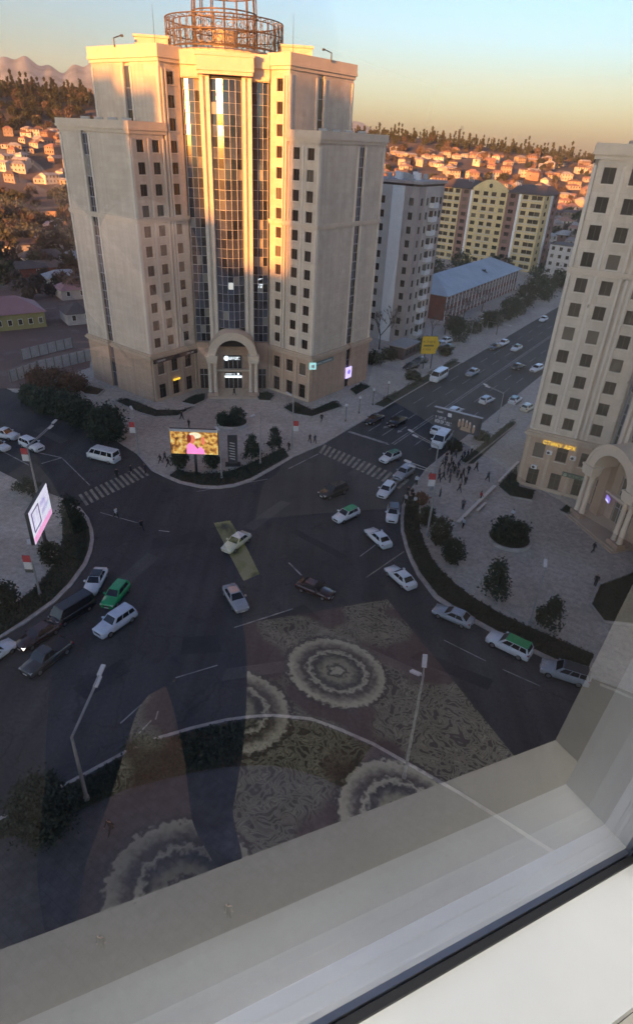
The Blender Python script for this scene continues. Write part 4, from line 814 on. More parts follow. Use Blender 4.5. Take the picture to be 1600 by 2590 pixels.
def trunk(h, r, seed, limbs=6, w=1.0):
    rng = random.Random(seed); b = MB(); b.tube((0, 0, -.05), (0, 0, h * .5), r, r * .75, 8); b.tube((0, 0, h * .5), (rng.gauss(0, .05) * h, rng.gauss(0, .05) * h, h), r * .75, r * .25, 7)
    for i in range(limbs):
        a = rng.random() * 6.28; z = h * rng.uniform(.4, .85); L = w * rng.uniform(.5, .9); b.tube((0, 0, z), (L * math.cos(a), L * math.sin(a), z + L * .7), r * .4, r * .1, 5)
    return b
def bare_tree_mesh(h, seed):
    rng = random.Random(seed); b = MB()
    def grow(p, d, L, r, k):
        q = p + d * L; b.tube(p, q, r, r * .65, 5 if k < 2 else 4, cap=False)
        if k < 4:
            for i in range(3 if k < 3 else 4):
                nd = (d + Vector((rng.gauss(0, .5), rng.gauss(0, .5), rng.gauss(.1, .3)))).normalized(); grow(q, nd, L * rng.uniform(.6, .8), r * .6, k + 1)
    grow(Vector((0, 0, -.05)), Vector((0, 0, 1)), h * .3, h * .02, 0); return b
CR = {}
def tree(name, px, py, shape, h, w, label, mt=None, n=1500, leaf=.34, th=None, seed=None, cat='tree', group=None, z=.12, pos=None, s=1.0):
    key = (shape, round(h, 1), round(w, 1), n, seed or 0)
    if key not in CR:
        th_ = th if th is not None else h * .14
        CR[key] = (crown(shape, n, leaf, (seed or 0) + 11, h - th_, w).mesh('crown'), trunk(h * .8, .05 + h * .012, (seed or 0) + 5, 6, w * .7).mesh('trunk'), th_)
    cm, tm, th_ = CR[key]; p = pos or G(px, py, z); T = empty(name, (p[0], p[1], z if pos is None else p[2]), rnd.random() * 6.28, label, cat, group); T.scale = (s, s, s * rnd.uniform(.95, 1.05))
    obj('crown', cm, mt or M_LEAF, T, (0, 0, th_)); obj('trunk', tm, M_BARK, T); return T
SM = 'small clipped trees of the square'
tree('conical_tree', 602, 1098, 'cone', 4.2, 1.25, 'dark conical tree right of the grey banner, left of its pair', seed=1, th=.8, group=SM)
tree('conical_tree', 656, 1075, 'cone', 4.0, 1.1, 'dark conical tree right of the grey banner, the one nearer the tower corner', seed=2, th=.8, group=SM)
tree('round_tree', 508, 1122, 'ball', 3.0, 1.15, 'dark round tree under the right end of the lit screen', seed=3, th=.6, group=SM)
tree('round_tree', 432, 1120, 'ball', 3.0, 1.2, 'brownish round tree under the left end of the lit screen', M_LEAF2, seed=4, th=.6, group=SM)
tree('planter_shrub', 533, 1016, 'ball', 2.2, 1.0, 'left shrub of the two in the round planter before the arch', seed=5, th=.2, cat='shrub', z=.5)
tree('planter_shrub', 568, 1014, 'ball', 3.0, 1.35, 'larger right shrub of the two in the round planter before the arch', seed=6, th=.2, cat='shrub', z=.5)
tree('conical_tree', 1175, 1425, 'cone', 4.6, 1.55, 'dark conical tree on the right plaza below the round planter', seed=7, th=.7, n=1800, group=SM)
tree('conical_tree', 1308, 1500, 'cone', 4.0, 1.35, 'dark conical tree on the right plaza nearest the window jamb', seed=8, th=.7, n=1700, group=SM)
tree('planter_tree', 1200, 1292, 'ball', 3.0, 1.5, 'dark bushy tree on the left of the round planter at right', seed=9, th=.3, n=1700, z=.5)
tree('planter_tree', 1232, 1294, 'ball', 2.6, 1.35, 'dark bushy tree on the right of the round planter at right', seed=10, th=.3, n=1500, z=.5)
tree('verge_tree', 1078, 1345, 'ball', 3.4, 1.25, 'dark tree on the planted kerb left of the right plaza', seed=12, th=.5, n=1700)
tree('verge_tree', 1048, 1300, 'ball', 3.6, 1.35, 'brownish tree by the foot of the lamp post at the crowd', M_LEAF2, seed=13, th=.6, n=1700)
tree('verge_tree', 1018, 1255, 'ball', 2.6, 1.1, 'low brownish tree just behind the kerb tip near the crowd', M_LEAF2, seed=14, th=.4, n=1300)
tree('verge_tree', 1005, 1205, 'ball', 1.6, .9, 'brown bush at the kerb beside the waiting people', M_LEAFR, seed=15, th=.2, n=500, cat='shrub')
tree('street_tree', 258, 1052, 'ball', 5.2, 3.0, 'big dark evergreen behind the white minibus', seed=16, th=.5, n=4200, leaf=.46)
for i, (px, py, h, w, l) in enumerate([(75, 965, 3.2, 1.7, 'leftmost dark tree of the row along the left street'), (120, 985, 4.2, 2.4, 'second dark tree of the row along the left street'), (165, 1000, 4.8, 2.5, 'third dark tree of the row along the left street'), (200, 1022, 4.6, 2.3, 'rightmost dark tree of the row along the left street')]):
    tree('street_tree', px, py, 'ball', h, w, l, seed=20 + i, th=.4, n=2800, leaf=.46, group='dark trees along the left street')
for i, (px, py, h, w, l) in enumerate([(95, 925, 3.2, 2.0, 'left rust-coloured bush below the panel fence'), (135, 930, 3.6, 2.4, 'middle rust-coloured bush below the panel fence'), (180, 935, 3.4, 2.2, 'right rust-coloured bush next to the tower')]):
    tree('rust_bush', px, py, 'ball', h, w, l, M_LEAFR, seed=30 + i, th=.2, n=2400, leaf=.42, cat='bush', group='rust bushes by the fence')
tree('verge_tree', 174, 1262, 'ball', 4.2, 1.3, 'dark tree on the left plaza beside the white lit billboard', seed=40, th=.4, n=1800)
tree('verge_tree', 125, 1345, 'ball', 2.6, 1.1, 'dark bush on the left verge below the lit billboard', seed=41, th=.2, n=1300, cat='bush')
tree('verge_tree', 12, 1455, 'ball', 3.2, 1.4, 'dark tree cut by the left edge above the dark cars', seed=42, th=.3, n=1700)
tree('near_tree', 112, 1985, 'ball', 5.0, 1.9, 'big dark tree at lower left beside the lamp post', seed=43, th=.4, n=5200, leaf=.34)
tree('near_tree', 345, 1836, 'ball', 3.2, 1.3, 'dark bush on the near verge right of the lamp post', seed=44, th=.3, n=1500, leaf=.26, cat='bush')
for i, (px, py, h, w, l) in enumerate([(60, 1175, 2.2, 1.4, 'low dark bush left of the lit billboard, at the street corner'), (95, 1190, 1.8, 1.2, 'small dark bush beneath the lamp post at the left')]):
    tree('corner_bush', px, py, 'ball', h, w, l, seed=50 + i, th=.1, n=700, cat='bush')
# low hedges round the towers (irregular leafy blocks)
M_HEDGE = M_LEAF
def hedge(pts, h, label, mt=None, n=None, leaf=.22, z=.12):
    """filled low planting over a polygon given in photo pixels"""
    P = [Vector(GX(*p)) for p in pts]; c = sum(P, Vector((0, 0))) / len(P); b = MB(); rng = random.Random(len(label))
    xs = [p.x for p in P]; ys = [p.y for p in P]
    def inside(x, y):
        r = False; j = len(P) - 1
        for i in range(len(P)):
            if (P[i].y > y) != (P[j].y > y) and x < (P[j].x - P[i].x) * (y - P[i].y) / (P[j].y - P[i].y) + P[i].x: r = not r
            j = i
        return r
    area = abs(sum(P[i].x * P[(i + 1) % len(P)].y - P[(i + 1) % len(P)].x * P[i].y for i in range(len(P)))) / 2; n = n or int(min(3500, area * 45)); k = 0
    while k < n:
        x, y = rng.uniform(min(xs), max(xs)), rng.uniform(min(ys), max(ys))
        if not inside(x, y): continue
        hh = h * (.7 + .5 * math.sin(x * 1.7) * math.sin(y * 1.3) * .5 + .2 * rng.random()); leaf_quad(b, Vector((x - c.x, y - c.y, hh * rng.uniform(.35, 1))), leaf, rng); k += 1
    T = empty('hedge', (c.x, c.y, z), 0, label, 'hedge'); b.obj('foliage', mt or M_LEAF, T)
    s = MB(); s.prism([((p.x - c.x) * .93, (p.y - c.y) * .93) for p in P], 0.02, h * .45); s.obj('soil', M_LAWN, T)
    k = MB(); m = len(P)
    for i in range(m):
        a, d = P[i] - c, P[(i + 1) % m] - c; t = (d - a).normalized(); nn = Vector((-t.y, t.x)) * .12
        k.add([(a.x - nn.x, a.y - nn.y, 0), (d.x - nn.x, d.y - nn.y, 0), (d.x + nn.x, d.y + nn.y, 0), (a.x + nn.x, a.y + nn.y, 0)] + [(v.x + e * nn.x, v.y + e * nn.y, .26) for v, e in ((a, -1), (d, -1), (d, 1), (a, 1))], [(4, 5, 6, 7), (0, 1, 5, 4), (1, 2, 6, 5), (2, 3, 7, 6), (3, 0, 4, 7)])
    k.obj('edging', M_KERB, T); return T
hedge([(275, 962), (300, 955), (375, 985), (440, 985), (465, 976), (425, 998), (370, 1000), (330, 988)], .7, 'dark hedge bed along the left wing of the beige tower')
hedge([(435, 965), (465, 948), (492, 945), (490, 960), (465, 972)], .7, 'small hedge left of the arched entrance')
hedge([(612, 945), (640, 940), (655, 950), (645, 962), (618, 960)], .7, 'small hedge right of the arched entrance')
hedge([(675, 978), (705, 965), (745, 985), (800, 962), (818, 975), (745, 1000), (700, 992)], .7, 'hedge bed at the right corner of the beige tower')
hedge([(835, 935), (862, 920), (885, 928), (850, 948)], .7, 'hedge bed at the far right end of the tower by the pavement')
hedge([(188, 935), (215, 925), (250, 935), (235, 948), (205, 945)], .6, 'rusty planted bed at the left end of the beige tower', M_LEAFR)
hedge([(1187, 1165), (1232, 1120), (1238, 1168), (1278, 1178), (1270, 1200), (1215, 1190)], .7, 'dark green hedge at the corner of the right tower')
hedge([(1335, 1225), (1350, 1212), (1372, 1222), (1360, 1236)], .6, 'small hedge left of the right tower arch')
hedge([(1112, 1112), (1232, 1016), (1222, 1010), (1100, 1108)], .9, 'long hedge strip behind the crowd along the right pavement', M_LEAF2)
hedge([(1408, 1448), (1430, 1400), (1512, 1370), (1560, 1420), (1540, 1500), (1440, 1490)], .25, 'green lawn bed at the right edge behind the jamb', M_LEAF2)
for i, (a, b_) in enumerate([(24, 30), (34, 41), (45, 50), (54, 60)]):
    p = [SP(a, -.6), SP(b_, -.6), SP(b_, -2.2), SP(a, -2.2)]
    # pixel-free variant of the same bed
    T = empty('hedge', (*SP((a + b_) / 2, -1.4), .13), math.atan2(SD.y, SD.x), ['first', 'second', 'third', 'farthest'][i] + ' low hedge on the left kerb of the street, counted from the tower corner', 'hedge', 'low hedges on the kerb'); bb = MB(); rng = random.Random(i)
    for k in range(420): leaf_quad(bb, Vector((rng.uniform(-(b_ - a) / 2, (b_ - a) / 2), rng.uniform(-.7, .7), rng.uniform(.2, .9))), .22, rng)
    bb.obj('foliage', M_LEAF2, T)
# round planters
def planter(px, py, r, label):
    p = G(px, py, .12); T = empty('round_planter', (p.x, p.y, .12), 0, label, 'planter'); b = MB(); b.lathe([(r - .28, .0), (r - .28, .42), (r - .22, .48), (r, .48), (r + .05, .42), (r + .05, 0)], 40); b.obj('rim', M_KERB, T)
    b = MB(); b.lathe([(.01, .40), (r - .26, .36)], 30); b.obj('soil', M_LAWN, T)
    b = MB(); rng = random.Random(int(px))
    for k in range(500):
        a = rng.random() * 6.28; q = (r - .5) * math.sqrt(rng.random()); leaf_quad(b, Vector((q * math.cos(a), q * math.sin(a), .4 + .35 * rng.random())), .22, rng)
    b.obj('ground_cover', M_LEAF, T)
planter(1215, 1290, 2.9, 'round concrete planter on the right plaza'); planter(555, 1012, 2.9, 'round concrete planter before the arched entrance of the beige tower')
# grass and ground cover on the verges: nobody could count it
def grass(poly, n, name, m, hh=.22, seed=1):
    rng = random.Random(seed); b = MB(); xs = [p[0] for p in poly]; ys = [p[1] for p in poly]; k = 0
    while k < n:
        x, y = rng.uniform(min(xs), max(xs)), rng.uniform(min(ys), max(ys)); r = False; j = len(poly) - 1
        for i in range(len(poly)):
            if (poly[i][1] > y) != (poly[j][1] > y) and x < (poly[j][0] - poly[i][0]) * (y - poly[i][1]) / (poly[j][1] - poly[i][1]) + poly[i][0]: r = not r
            j = i
        if not r: continue
        leaf_quad(b, Vector((x, y, .14 + hh * rng.random())), .3, rng); k += 1
    o = b.obj(name, m); o['kind'] = 'stuff'
grass(vR, 4200, 'verge_planting', M_LEAF2, .25, 1); grass(vT, 1800, 'verge_planting', M_LEAF, .4, 2); grass(vL, 3000, 'verge_planting', M_LEAF, .35, 3); grass(vB, 6500, 'verge_planting', M_LEAF, .35, 4)
# trees up the street
BT = [bare_tree_mesh(9, s).mesh('branches') for s in (1, 2, 3)]
def bare(px, py, label, s=1.0, pos=None, group='bare trees up the street'):
    p = pos or G(px, py, .12); T = empty('bare_tree', (p[0], p[1], p[2]), rnd.random() * 6.28, label, 'tree', group); T.scale = (s,) * 3; obj('branches', BT[rnd.randrange(3)], M_TWIG, T); return T
for i, (px, py, s, l) in enumerate([(905, 835, 1.3, 'bare tree at the foot of the pink block, left of the kiosk'), (870, 850, 1.2, 'bare tree between the beige tower and the pink block'), (1062, 800, 1.1, 'bare brown tree behind the yellow sign'), (1105, 770, 1.0, 'bare tree in front of the brick school'), (1150, 745, 1.0, 'bare tree midway along the brick school'), (930, 815, 1.2, 'bare tree against the pink apartment block wall'), (1030, 810, .9, 'bare tree left of the yellow sign'), (1185, 800, .8, 'small bare tree at the left kerb far up the street')]): bare(px, py, l, s)
for i, (px, py, h, w, l) in enumerate([(1145, 715, 9, 2.0, 'tall dark evergreen before the brick school'), (1215, 765, 6, 2.8, 'dark green round tree beyond the school on the pavement'), (1275, 700, 9, 3.4, 'large dark tree at the foot of the yellow block'), (1250, 735, 7, 3.0, 'brownish tree right of the brick school'), (1300, 720, 7, 3.2, 'dark tree at the far end of the left pavement'), (1165, 780, 4, 2.4, 'low evergreen in front of the school'), (1085, 790, 3.5, 2.6, 'green shrubbery before the school corner'), (1040, 670, 7, 4.0, 'dark tree behind the blue roof at its left'), (1095, 655, 8, 4.2, 'dark tree behind the blue roof, centre'), (1010, 730, 7, 3.5, 'dark tree between the pink block and the school'), (1330, 690, 6, 3.0, 'dark tree beside the far pale block')]):
    tree('street_tree', px, py, 'cone' if w < 2.1 else 'ball', h, w, l, (M_LEAF, M_LEAF, M_LEAF, M_LEAF2)[i % 4], seed=60 + i, n=1800, leaf=.6, th=h * .15, group='trees up the street')

for i, (px, py, h, w, l) in enumerate([(890, 868, 2.4, 2.2, 'dark shrub at the foot of the pink block, leftmost'), (925, 858, 2.0, 2.0, 'dark shrub left of the kiosk'), (1000, 838, 2.2, 2.2, 'dark shrub behind the yellow sign at its left'), (1062, 848, 1.6, 1.6, 'low shrub on the pavement right of the yellow sign'), (1095, 815, 3.2, 2.4, 'dark bush behind the parked cars, left'), (1130, 795, 3.0, 2.4, 'dark bush behind the parked cars, right'), (1180, 775, 3.4, 2.6, 'dark bush at the pavement in front of the school, middle'), (1235, 750, 3.6, 2.6, 'dark bush at the pavement in front of the school, far'), (985, 905, 1.2, 1.5, 'low bush by the white minibus at the left kerb'), (1085, 1075, 1.2, 1.2, 'low bush under the dark billboard'), (1150, 1050, 1.1, 1.2, 'low bush by the hedge strip right of the dark billboard')]):
    tree('pavement_bush', px, py, 'ball', h, w, l, (M_LEAF, M_LEAF2)[i % 2], seed=90 + i, n=1100, leaf=.42, th=.15, cat='bush', group='bushes along the street')
# ================================================================== hills, far houses, mountains
def ss(a, b_, x): t = max(0.0, min(1.0, (x - a) / (b_ - a))); return t * t * (3 - 2 * t)
from mathutils import noise as mnoise
def terrain(x, y):
    r = math.hypot(x, y); az = math.degrees(math.atan2(x, y))
    A = 78 - 30 * ss(-21, 4, az) - 14 * ss(4, 24, az); r1 = 1050 - 60 * ss(-20, 5, az)
    z = A * ss(390, r1, r) ** 1.15 - 12 * ss(r1, r1 + 500, r)
    z += ss(420, 620, r) * (5 * mnoise.noise((x / 130, y / 130, 0)) + 2.0 * mnoise.noise((x / 45, y / 45, 3)))
    return z - 0.6 * (1 - ss(360, 430, r))
M_HILL = noise_mix_mat('hill_scrub', (0.125, 0.085, 0.068), (0.065, 0.054, 0.045), 0.02, (0.17, 0.12, 0.095), 0.05, 0.95)
b = MB(); na, nr = 150, 84; rs = [330 + 18 * j for j in range(nr)]
b.v = [(r * math.sin(rad(-42 + 84 * i / na)), r * math.cos(rad(-42 + 84 * i / na)), 0) for r in rs for i in range(na + 1)]
b.v = [(x, y, terrain(x, y)) for x, y, _ in b.v]
for j in range(nr - 1):
    for i in range(na): k = j * (na + 1) + i; b.f.append((k, k + 1, k + na + 2, k + na + 1)); b.m.append(0); b.sm.append(True)
tag(b.obj('hill', M_HILL), kind='structure')
HW = [mat('house_wall_%d' % i, c, .9, .15, .3) for i, c in enumerate([(.38, .31, .27), (.28, .20, .165), (.44, .39, .35), (.25, .15, .12), (.35, .27, .20), (.50, .45, .40)])]
HR = [mat('house_roof_%d' % i, c, .8, .2, .3) for i, c in enumerate([(.22, .12, .09), (.30, .26, .24), (.16, .11, .10), (.36, .20, .15), (.40, .38, .36)])]
hv = []
def house_mesh(seed):
    rng = random.Random(seed); w, d, h, rh = rng.uniform(7, 12), rng.uniform(6, 8), rng.choice([2.8, 3.2, 3.2, 5.6]), rng.uniform(1.4, 2.4)
    a = MB(); a.box(-w / 2, w / 2, -d / 2, d / 2, -4, h)
    e = .5; r = MB(); ins = d * .45 if rng.random() < .5 else 0.0
    r.add([(-w / 2 - e, -d / 2 - e, h), (w / 2 + e, -d / 2 - e, h), (w / 2 + e, d / 2 + e, h), (-w / 2 - e, d / 2 + e, h), (-w / 2 + ins, 0, h + rh), (w / 2 - ins, 0, h + rh)], [(0, 1, 5, 4), (1, 2, 5), (2, 3, 4, 5), (3, 0, 4), (3, 2, 1, 0)])
    ws = MB(); k = int(w // 2.6)
    for i in range(k):
        x = -w / 2 + w * (i + .5) / k
        for z in ((1.0,) if h < 5 else (1.0, 4.0)): ws.box(x - .5, x + .5, -d / 2 - .06, -d / 2 + .04, z, z + 1.4); ws.box(x - .5, x + .5, d / 2 - .04, d / 2 + .06, z, z + 1.4)
    return a.mesh('wall'), r.mesh('roof'), ws.mesh('windows')
HM = [house_mesh(s) for s in range(8)]
hr = random.Random(21)
def scatter_house(az, r, label, group):
    x, y = r * math.sin(rad(az)), r * math.cos(rad(az)); z = terrain(x, y) if r > 400 else 0.0
    T = empty('hillside_house', (x, y, max(z, -.05)), hr.choice([rad(-30), rad(20), rad(60), rad(5)]) + hr.gauss(0, .1) + math.pi * (hr.random() < .5), label, 'house', group); m = HM[hr.randrange(8)]
    wi, ri = hr.randrange(6), hr.randrange(5); obj('wall', m[0], HW[wi], T); obj('roof', m[1], HR[ri], T)
    T['label'] = '%s house with %s roof, %s' % (('beige', 'brown', 'pale grey', 'brick-red', 'tan', 'whitish')[wi], ('rust', 'grey', 'dark', 'terracotta', 'pale')[ri], label); o = obj('windows', m[2], M_WGLASS, T); o['kind'] = 'stuff'
for i in range(205): scatter_house(hr.uniform(2.8, 20.4), 430 + 430 * (1 - (i % 3 + hr.random()) / 3), ('high', 'midway', 'low')[i % 3] + ' on the sunlit right hillside', 'houses on the right hillside')
for i in range(34): scatter_house(hr.uniform(15.5, 21.5), hr.uniform(300, 440), 'on the shaded flat beyond the yellow block', 'low houses beyond the yellow block')
for i in range(56): scatter_house(hr.uniform(-25.5, -20.4), hr.uniform(540, 740), 'on the sunlit left slope', 'houses on the left slope')
PM = [crown('cone', 360, 1.5, s, 13, 2.3).mesh('crown') for s in (1, 2, 3)]; BM_ = [crown('ball', 340, 1.5, s, 6.0, 3.8).mesh('crown') for s in (4, 5, 6)]
TM = trunk(8, .25, 3, 3, .8).mesh('trunk')
M_PINE = mat('pine_needles', (0.040, 0.042, 0.024), .85, .4, .5, rand=.25); M_BRUSH = mat('winter_brush', (0.10, 0.068, 0.055), .9, .35, .5, rand=.35)
def far_tree(az, r, kind, label, group, s=1.0):
    x, y = r * math.sin(rad(az)), r * math.cos(rad(az)); z = terrain(x, y) if r > 390 else 0.0; T = empty({'p': 'far_pine', 'd': 'far_evergreen'}.get(kind, 'leafless_tree'), (x, y, z - .2), hr.random() * 6.28, label, 'tree', group); s *= hr.uniform(.75, 1.1); T.scale = (s, s, s * hr.uniform(.75, 1.35)); T['label'] = ('low ' if s < .75 else 'tall ' if s > 1.0 else 'mid-sized ') + ('slim ' if T.scale[2] > s * 1.15 else 'broad ' if T.scale[2] < s * .9 else '') + label
    obj('crown', (PM if kind == 'p' else BM_)[hr.randrange(3)], M_PINE if kind in 'pd' else M_BRUSH, T, (0, 0, 1.2)); obj('trunk', TM, M_BARK, T)
for i in range(175): far_tree(1.2 + 21.5 * i / 175 + hr.gauss(0, .2), hr.uniform(910, 1010), 'p', 'dark pine on the skyline of the right hill', 'pines on the right skyline', hr.uniform(.55, 1.0))
for i in range(60): far_tree(1.0 + 22 * i / 60 + hr.gauss(0, .1), hr.uniform(890, 960), 'd', 'dark round tree below the skyline pines of the right hill', 'round trees under the right skyline', hr.uniform(.8, 1.3))
for i in range(85): far_tree(-26.5 + 7.8 * i / 85 + hr.gauss(0, .1), hr.uniform(900, 1080), 'p', 'dark pine on the skyline of the left hill', 'pines on the left skyline', hr.uniform(.8, 1.3))
for i in range(215): far_tree(hr.uniform(1.0, 22.8), hr.uniform(440, 930), 'b' if hr.random() < .7 else 'd', 'leafless or dark tree between the houses of the right hillside', 'trees between the hillside houses', hr.uniform(.6, 1.15))
for i in range(150): far_tree(hr.uniform(-26.5, -18.5), hr.uniform(740, 1040), 'b' if hr.random() < .25 else 'd', 'dark tree on the wooded upper slope at the left', 'trees of the left upper slope', hr.uniform(.8, 1.4))
for i in range(75): far_tree(hr.uniform(-27, -18.0), hr.uniform(290, 480), 'd' if hr.random() < .8 else 'b', 'dark tree of the grove left of the beige tower', 'grove left of the tower', hr.uniform(.8, 1.3))
for i in range(14): far_tree(hr.uniform(-27, -17.5), hr.uniform(225, 290), 'd', 'dark bush on the waste ground left of the tower', 'dark bushes on the waste ground', hr.uniform(.5, .9))
for i in range(40): far_tree(hr.uniform(-27, -17.5), hr.uniform(205, 285), 'b', 'leafless bush on the waste ground left of the tower', 'bushes on the waste ground', hr.uniform(.4, .8))
for i in range(40): far_tree(hr.uniform(14, 22.8), hr.uniform(290, 440), 'b' if hr.random() < .6 else 'd', 'tree between the low grey houses right of the yellow block', 'trees among the low houses', hr.uniform(.6, 1.0))
def mountain(name, a0, a1, r0, r1, prof, seed, m):
    n, k = 90, 26; b = MB()
    for j in range(k + 1):
        t = j / k; r = r0 + (r1 - r0) * t
        for i in range(n + 1):
            az = a0 + (a1 - a0) * i / n; x, y = r * math.sin(rad(az)), r * math.cos(rad(az)); H = prof(az)
            nz = abs(mnoise.noise((x / 900 + seed, y / 900, 0))) * .34 + abs(mnoise.noise((x / 420, y / 420, seed))) * .16 + mnoise.noise((x / 120, y / 120, 1)) * .03
            b.v.append((x, y, H * (ss(0, 1, t) * (1.12 - .35 * nz)) - 40 * (1 - t)))
    for j in range(k):
        for i in range(n): q = j * (n + 1) + i; b.f.append((q, q + 1, q + n + 2, q + n + 1)); b.m.append(0); b.sm.append(True)
    tag(b.obj(name, m), kind='structure')
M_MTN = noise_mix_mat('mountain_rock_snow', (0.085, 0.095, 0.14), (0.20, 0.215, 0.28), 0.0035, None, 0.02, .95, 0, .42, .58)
mountain('mountain', -34, -13, 6600, 10400, lambda az: 640 + 40 * math.sin(az * 1.3) + 24 * math.sin(az * 4.1), 2.0, M_MTN)
mountain('mountain', -2, 12, 7200, 10800, lambda az: 250 * math.exp(-((az - 1.4) / 2.2) ** 2) + 50 * math.exp(-((az - 5.2) / 1.2) ** 2) + 5, 5.0, M_MTN)
# ================================================================== lamps, signs, billboards, people
def z_at(base, px, py):
    d = ray(px, py); t = math.hypot(base[0], base[1]) / math.hypot(d.x, d.y); return CAM_H + d.z * t
M_LAMPP = mat('lamp_pole', (0.36, 0.35, 0.34), .6, .15, 2, .3); M_FRED = mat('banner_red', (0.45, 0.06, 0.06), .7, .1, 1); M_FWHITE = mat('banner_white', (0.62, 0.60, 0.58), .7, .08, 1); M_FGREEN = mat('banner_dark', (0.08, 0.09, 0.08), .7, .1, 1)
def lamp(base, top, tips, label, r=.10, banner=None, zt=None, group='street lamps'):
    p = G(base[0], base[1], .12); H = zt or z_at(p, *top); T = empty('street_lamp', (p.x, p.y, .12), 0, label, 'street lamp', group); H -= .12
    b = MB(); b.lathe([(r * 2.2, 0), (r * 2.2, .3), (r * 1.4, .5), (r * 1.3, H * .35), (r * .9, H)], 10); b.obj('pole', M_LAMPP, T)
    for i, (px, py, dz) in enumerate(tips):
        q = G(px, py, H + .12 + dz); a = Vector((0, 0, H - .15 * i)); e = Vector((q.x - p.x, q.y - p.y, H + dz))
        b = MB(); b.tube(a, e, r * .55, r * .45, 6); o = b.obj('arm', M_LAMPP, T)
        d = (e - a).normalized(); h = MB(); s = d.cross(Vector((0, 0, 1))).normalized() if abs(d.z) < .95 else Vector((1, 0, 0)); u_ = s.cross(d)
        vs = [e + d * l + s * w + u_ * v for l in (-.1, .85) for w in (-.17, .17) for v in (-.06, .08)]; h.add(vs, [(0, 1, 3, 2), (4, 6, 7, 5), (0, 4, 5, 1), (2, 3, 7, 6), (1, 5, 7, 3), (0, 2, 6, 4)]); h.obj('lamp_head', M_FWHITE, T)
    if banner:
        bx, by, bw, bh = banner; z = z_at(p, bx, by); w = .85
        side = 1 if bx > base[0] + (top[0] - base[0]) * .6 else -1
        cx = side * (w / 2 + .12)
        for nm, z0, z1, m in (('banner_top', z - .1, z + .75, M_FRED), ('banner_bottom', z - 1.05, z - .1, M_FWHITE), ('banner_foot', z - 1.5, z - 1.05, M_FGREEN)):
            if nm == 'banner_foot' and not bh: continue
            b = MB(); b.box(cx - w / 2, cx + w / 2, -.05, .05, z0, z1); b.obj(nm, m, T)
    return T
lamp((208, 1910), (183, 1757), [(238, 1612, 1.2), (229, 1640, .9)], 'tall grey lamp post with two raised heads at lower left', .11)
lamp((965, 1858), (1008, 1612), [(1013, 1592, .5), (1001, 1612, -.3)], 'lamp post with two heads standing before the near kerb at right', .09)
lamp((1020, 1280), (1037, 1128), [(980, 1105, .2), (990, 1116, -.2)], 'lamp post with two arms and red and white banner by the crowd', .11, (1013, 1143, 1, 0))
lamp((1030, 1172), (1041, 1066), [(985, 1032, .3), (996, 1044, 0)], 'lamp post with two arms in front of the white minibus', .1)
lamp((98, 1215), (73, 1066), [(127, 1011, .8), (118, 1024, .4)], 'lamp post with two raised heads and red banner at the left street', .11, (83, 1085, 1, 0))
lamp((96, 1420), (80, 1330), [(70, 1300, .2)], 'banner post with red and white panel on the left plaza', .09, (83, 1343, 1, 1), zt=4.2)
lamp((332, 1088), (323, 985), [(316, 978, .2)], 'lamp post with red and white banner at the left crosswalk', .1, (322, 1022, 1, 0))
lamp((698, 1072), (701, 948), [(695, 944, .2)], 'lamp post with red and white banner at the right corner of the tower square', .1, (707, 1018, 1, 0))
lamp((530, 1142), (527, 1032), [(522, 1028, .1)], 'pale thin post right of the lit screen', .09)
lamp((622, 1108), (627, 985), [(607, 992, .1)], 'pale lamp post among the conical trees', .08)
lamp((1188, 1010), (1196, 938), [(1163, 921, .1), (1168, 926, -.1)], 'lamp post with long arms above the dark billboard', .08)
lamp((1264, 1490), (1300, 1362), [(1302, 1354, .2)], 'slim lamp post on the right plaza between the two conical trees', .07)
lamp((1122, 815), (1128, 770), [(1150, 762, .1)], 'lamp post far up the street before the school', .08)
lamp((1160, 800), (1170, 768), [(1215, 778, .1)], 'lamp post farthest up the left pavement', .08)
M_GLOBE = mat('lamp_globe', (.7, .69, .66), .4, .05, 2)
for px, py, l in ((825, 1007, 'nearest'), (857, 988, 'second'), (890, 968, 'third'), (925, 950, 'farthest')):
    p = G(px, py, .12); T = empty('globe_lamp', (p.x, p.y, .12), 0, l + ' globe lamp on the pavement right of the beige tower', 'lamp', 'globe lamps'); b = MB(); b.lathe([(.14, 0), (.12, .3), (.05, .4), (.045, 3.0)], 8); b.obj('post', M_DARKM, T)
    b = MB(); b.lathe([(.01, 2.95)] + [(.26 * math.sin(a), 3.2 - .26 * math.cos(a)) for a in [i * math.pi / 8 for i in range(1, 8)]] + [(.01, 3.46)], 12); b.obj('globe', M_GLOBE, T)
# ---- lettering made of small strokes / text
def strokes(b, x0, x1, z0, z1, y, n, rng, th=.02):
    w = (x1 - x0) / n
    for i in range(n):
        a = x0 + w * i; c = a + w * .72; k = rng.randrange(5); t = w * .2
        if k != 3: b.box(a, a + t, y - th, y, z0, z1)
        if k in (0, 1, 4): b.box(c - t, c, y - th, y, z0, z1)
        if k in (0, 2, 3): b.box(a + t, c - t, y - th, y, z1 - (z1 - z0) * .22, z1)
        if k in (1, 2): b.box(a + t, c - t, y - th, y, z0 + (z1 - z0) * .4, z0 + (z1 - z0) * .6)
        if k in (3, 4): b.box(a + t, c - t, y - th, y, z0, z0 + (z1 - z0) * .2)
def text_mesh(body, size, ext=.03):
    c = bpy.data.curves.new('lettering', 'FONT'); c.body = body; c.size = size; c.extrude = ext; c.align_x = 'LEFT'; c.resolution_u = 2
    o = bpy.data.objects.new('t', c); COL.objects.link(o); dg = bpy.context.evaluated_depsgraph_get(); me = bpy.data.meshes.new_from_object(o.evaluated_get(dg)); bpy.data.objects.remove(o); return me
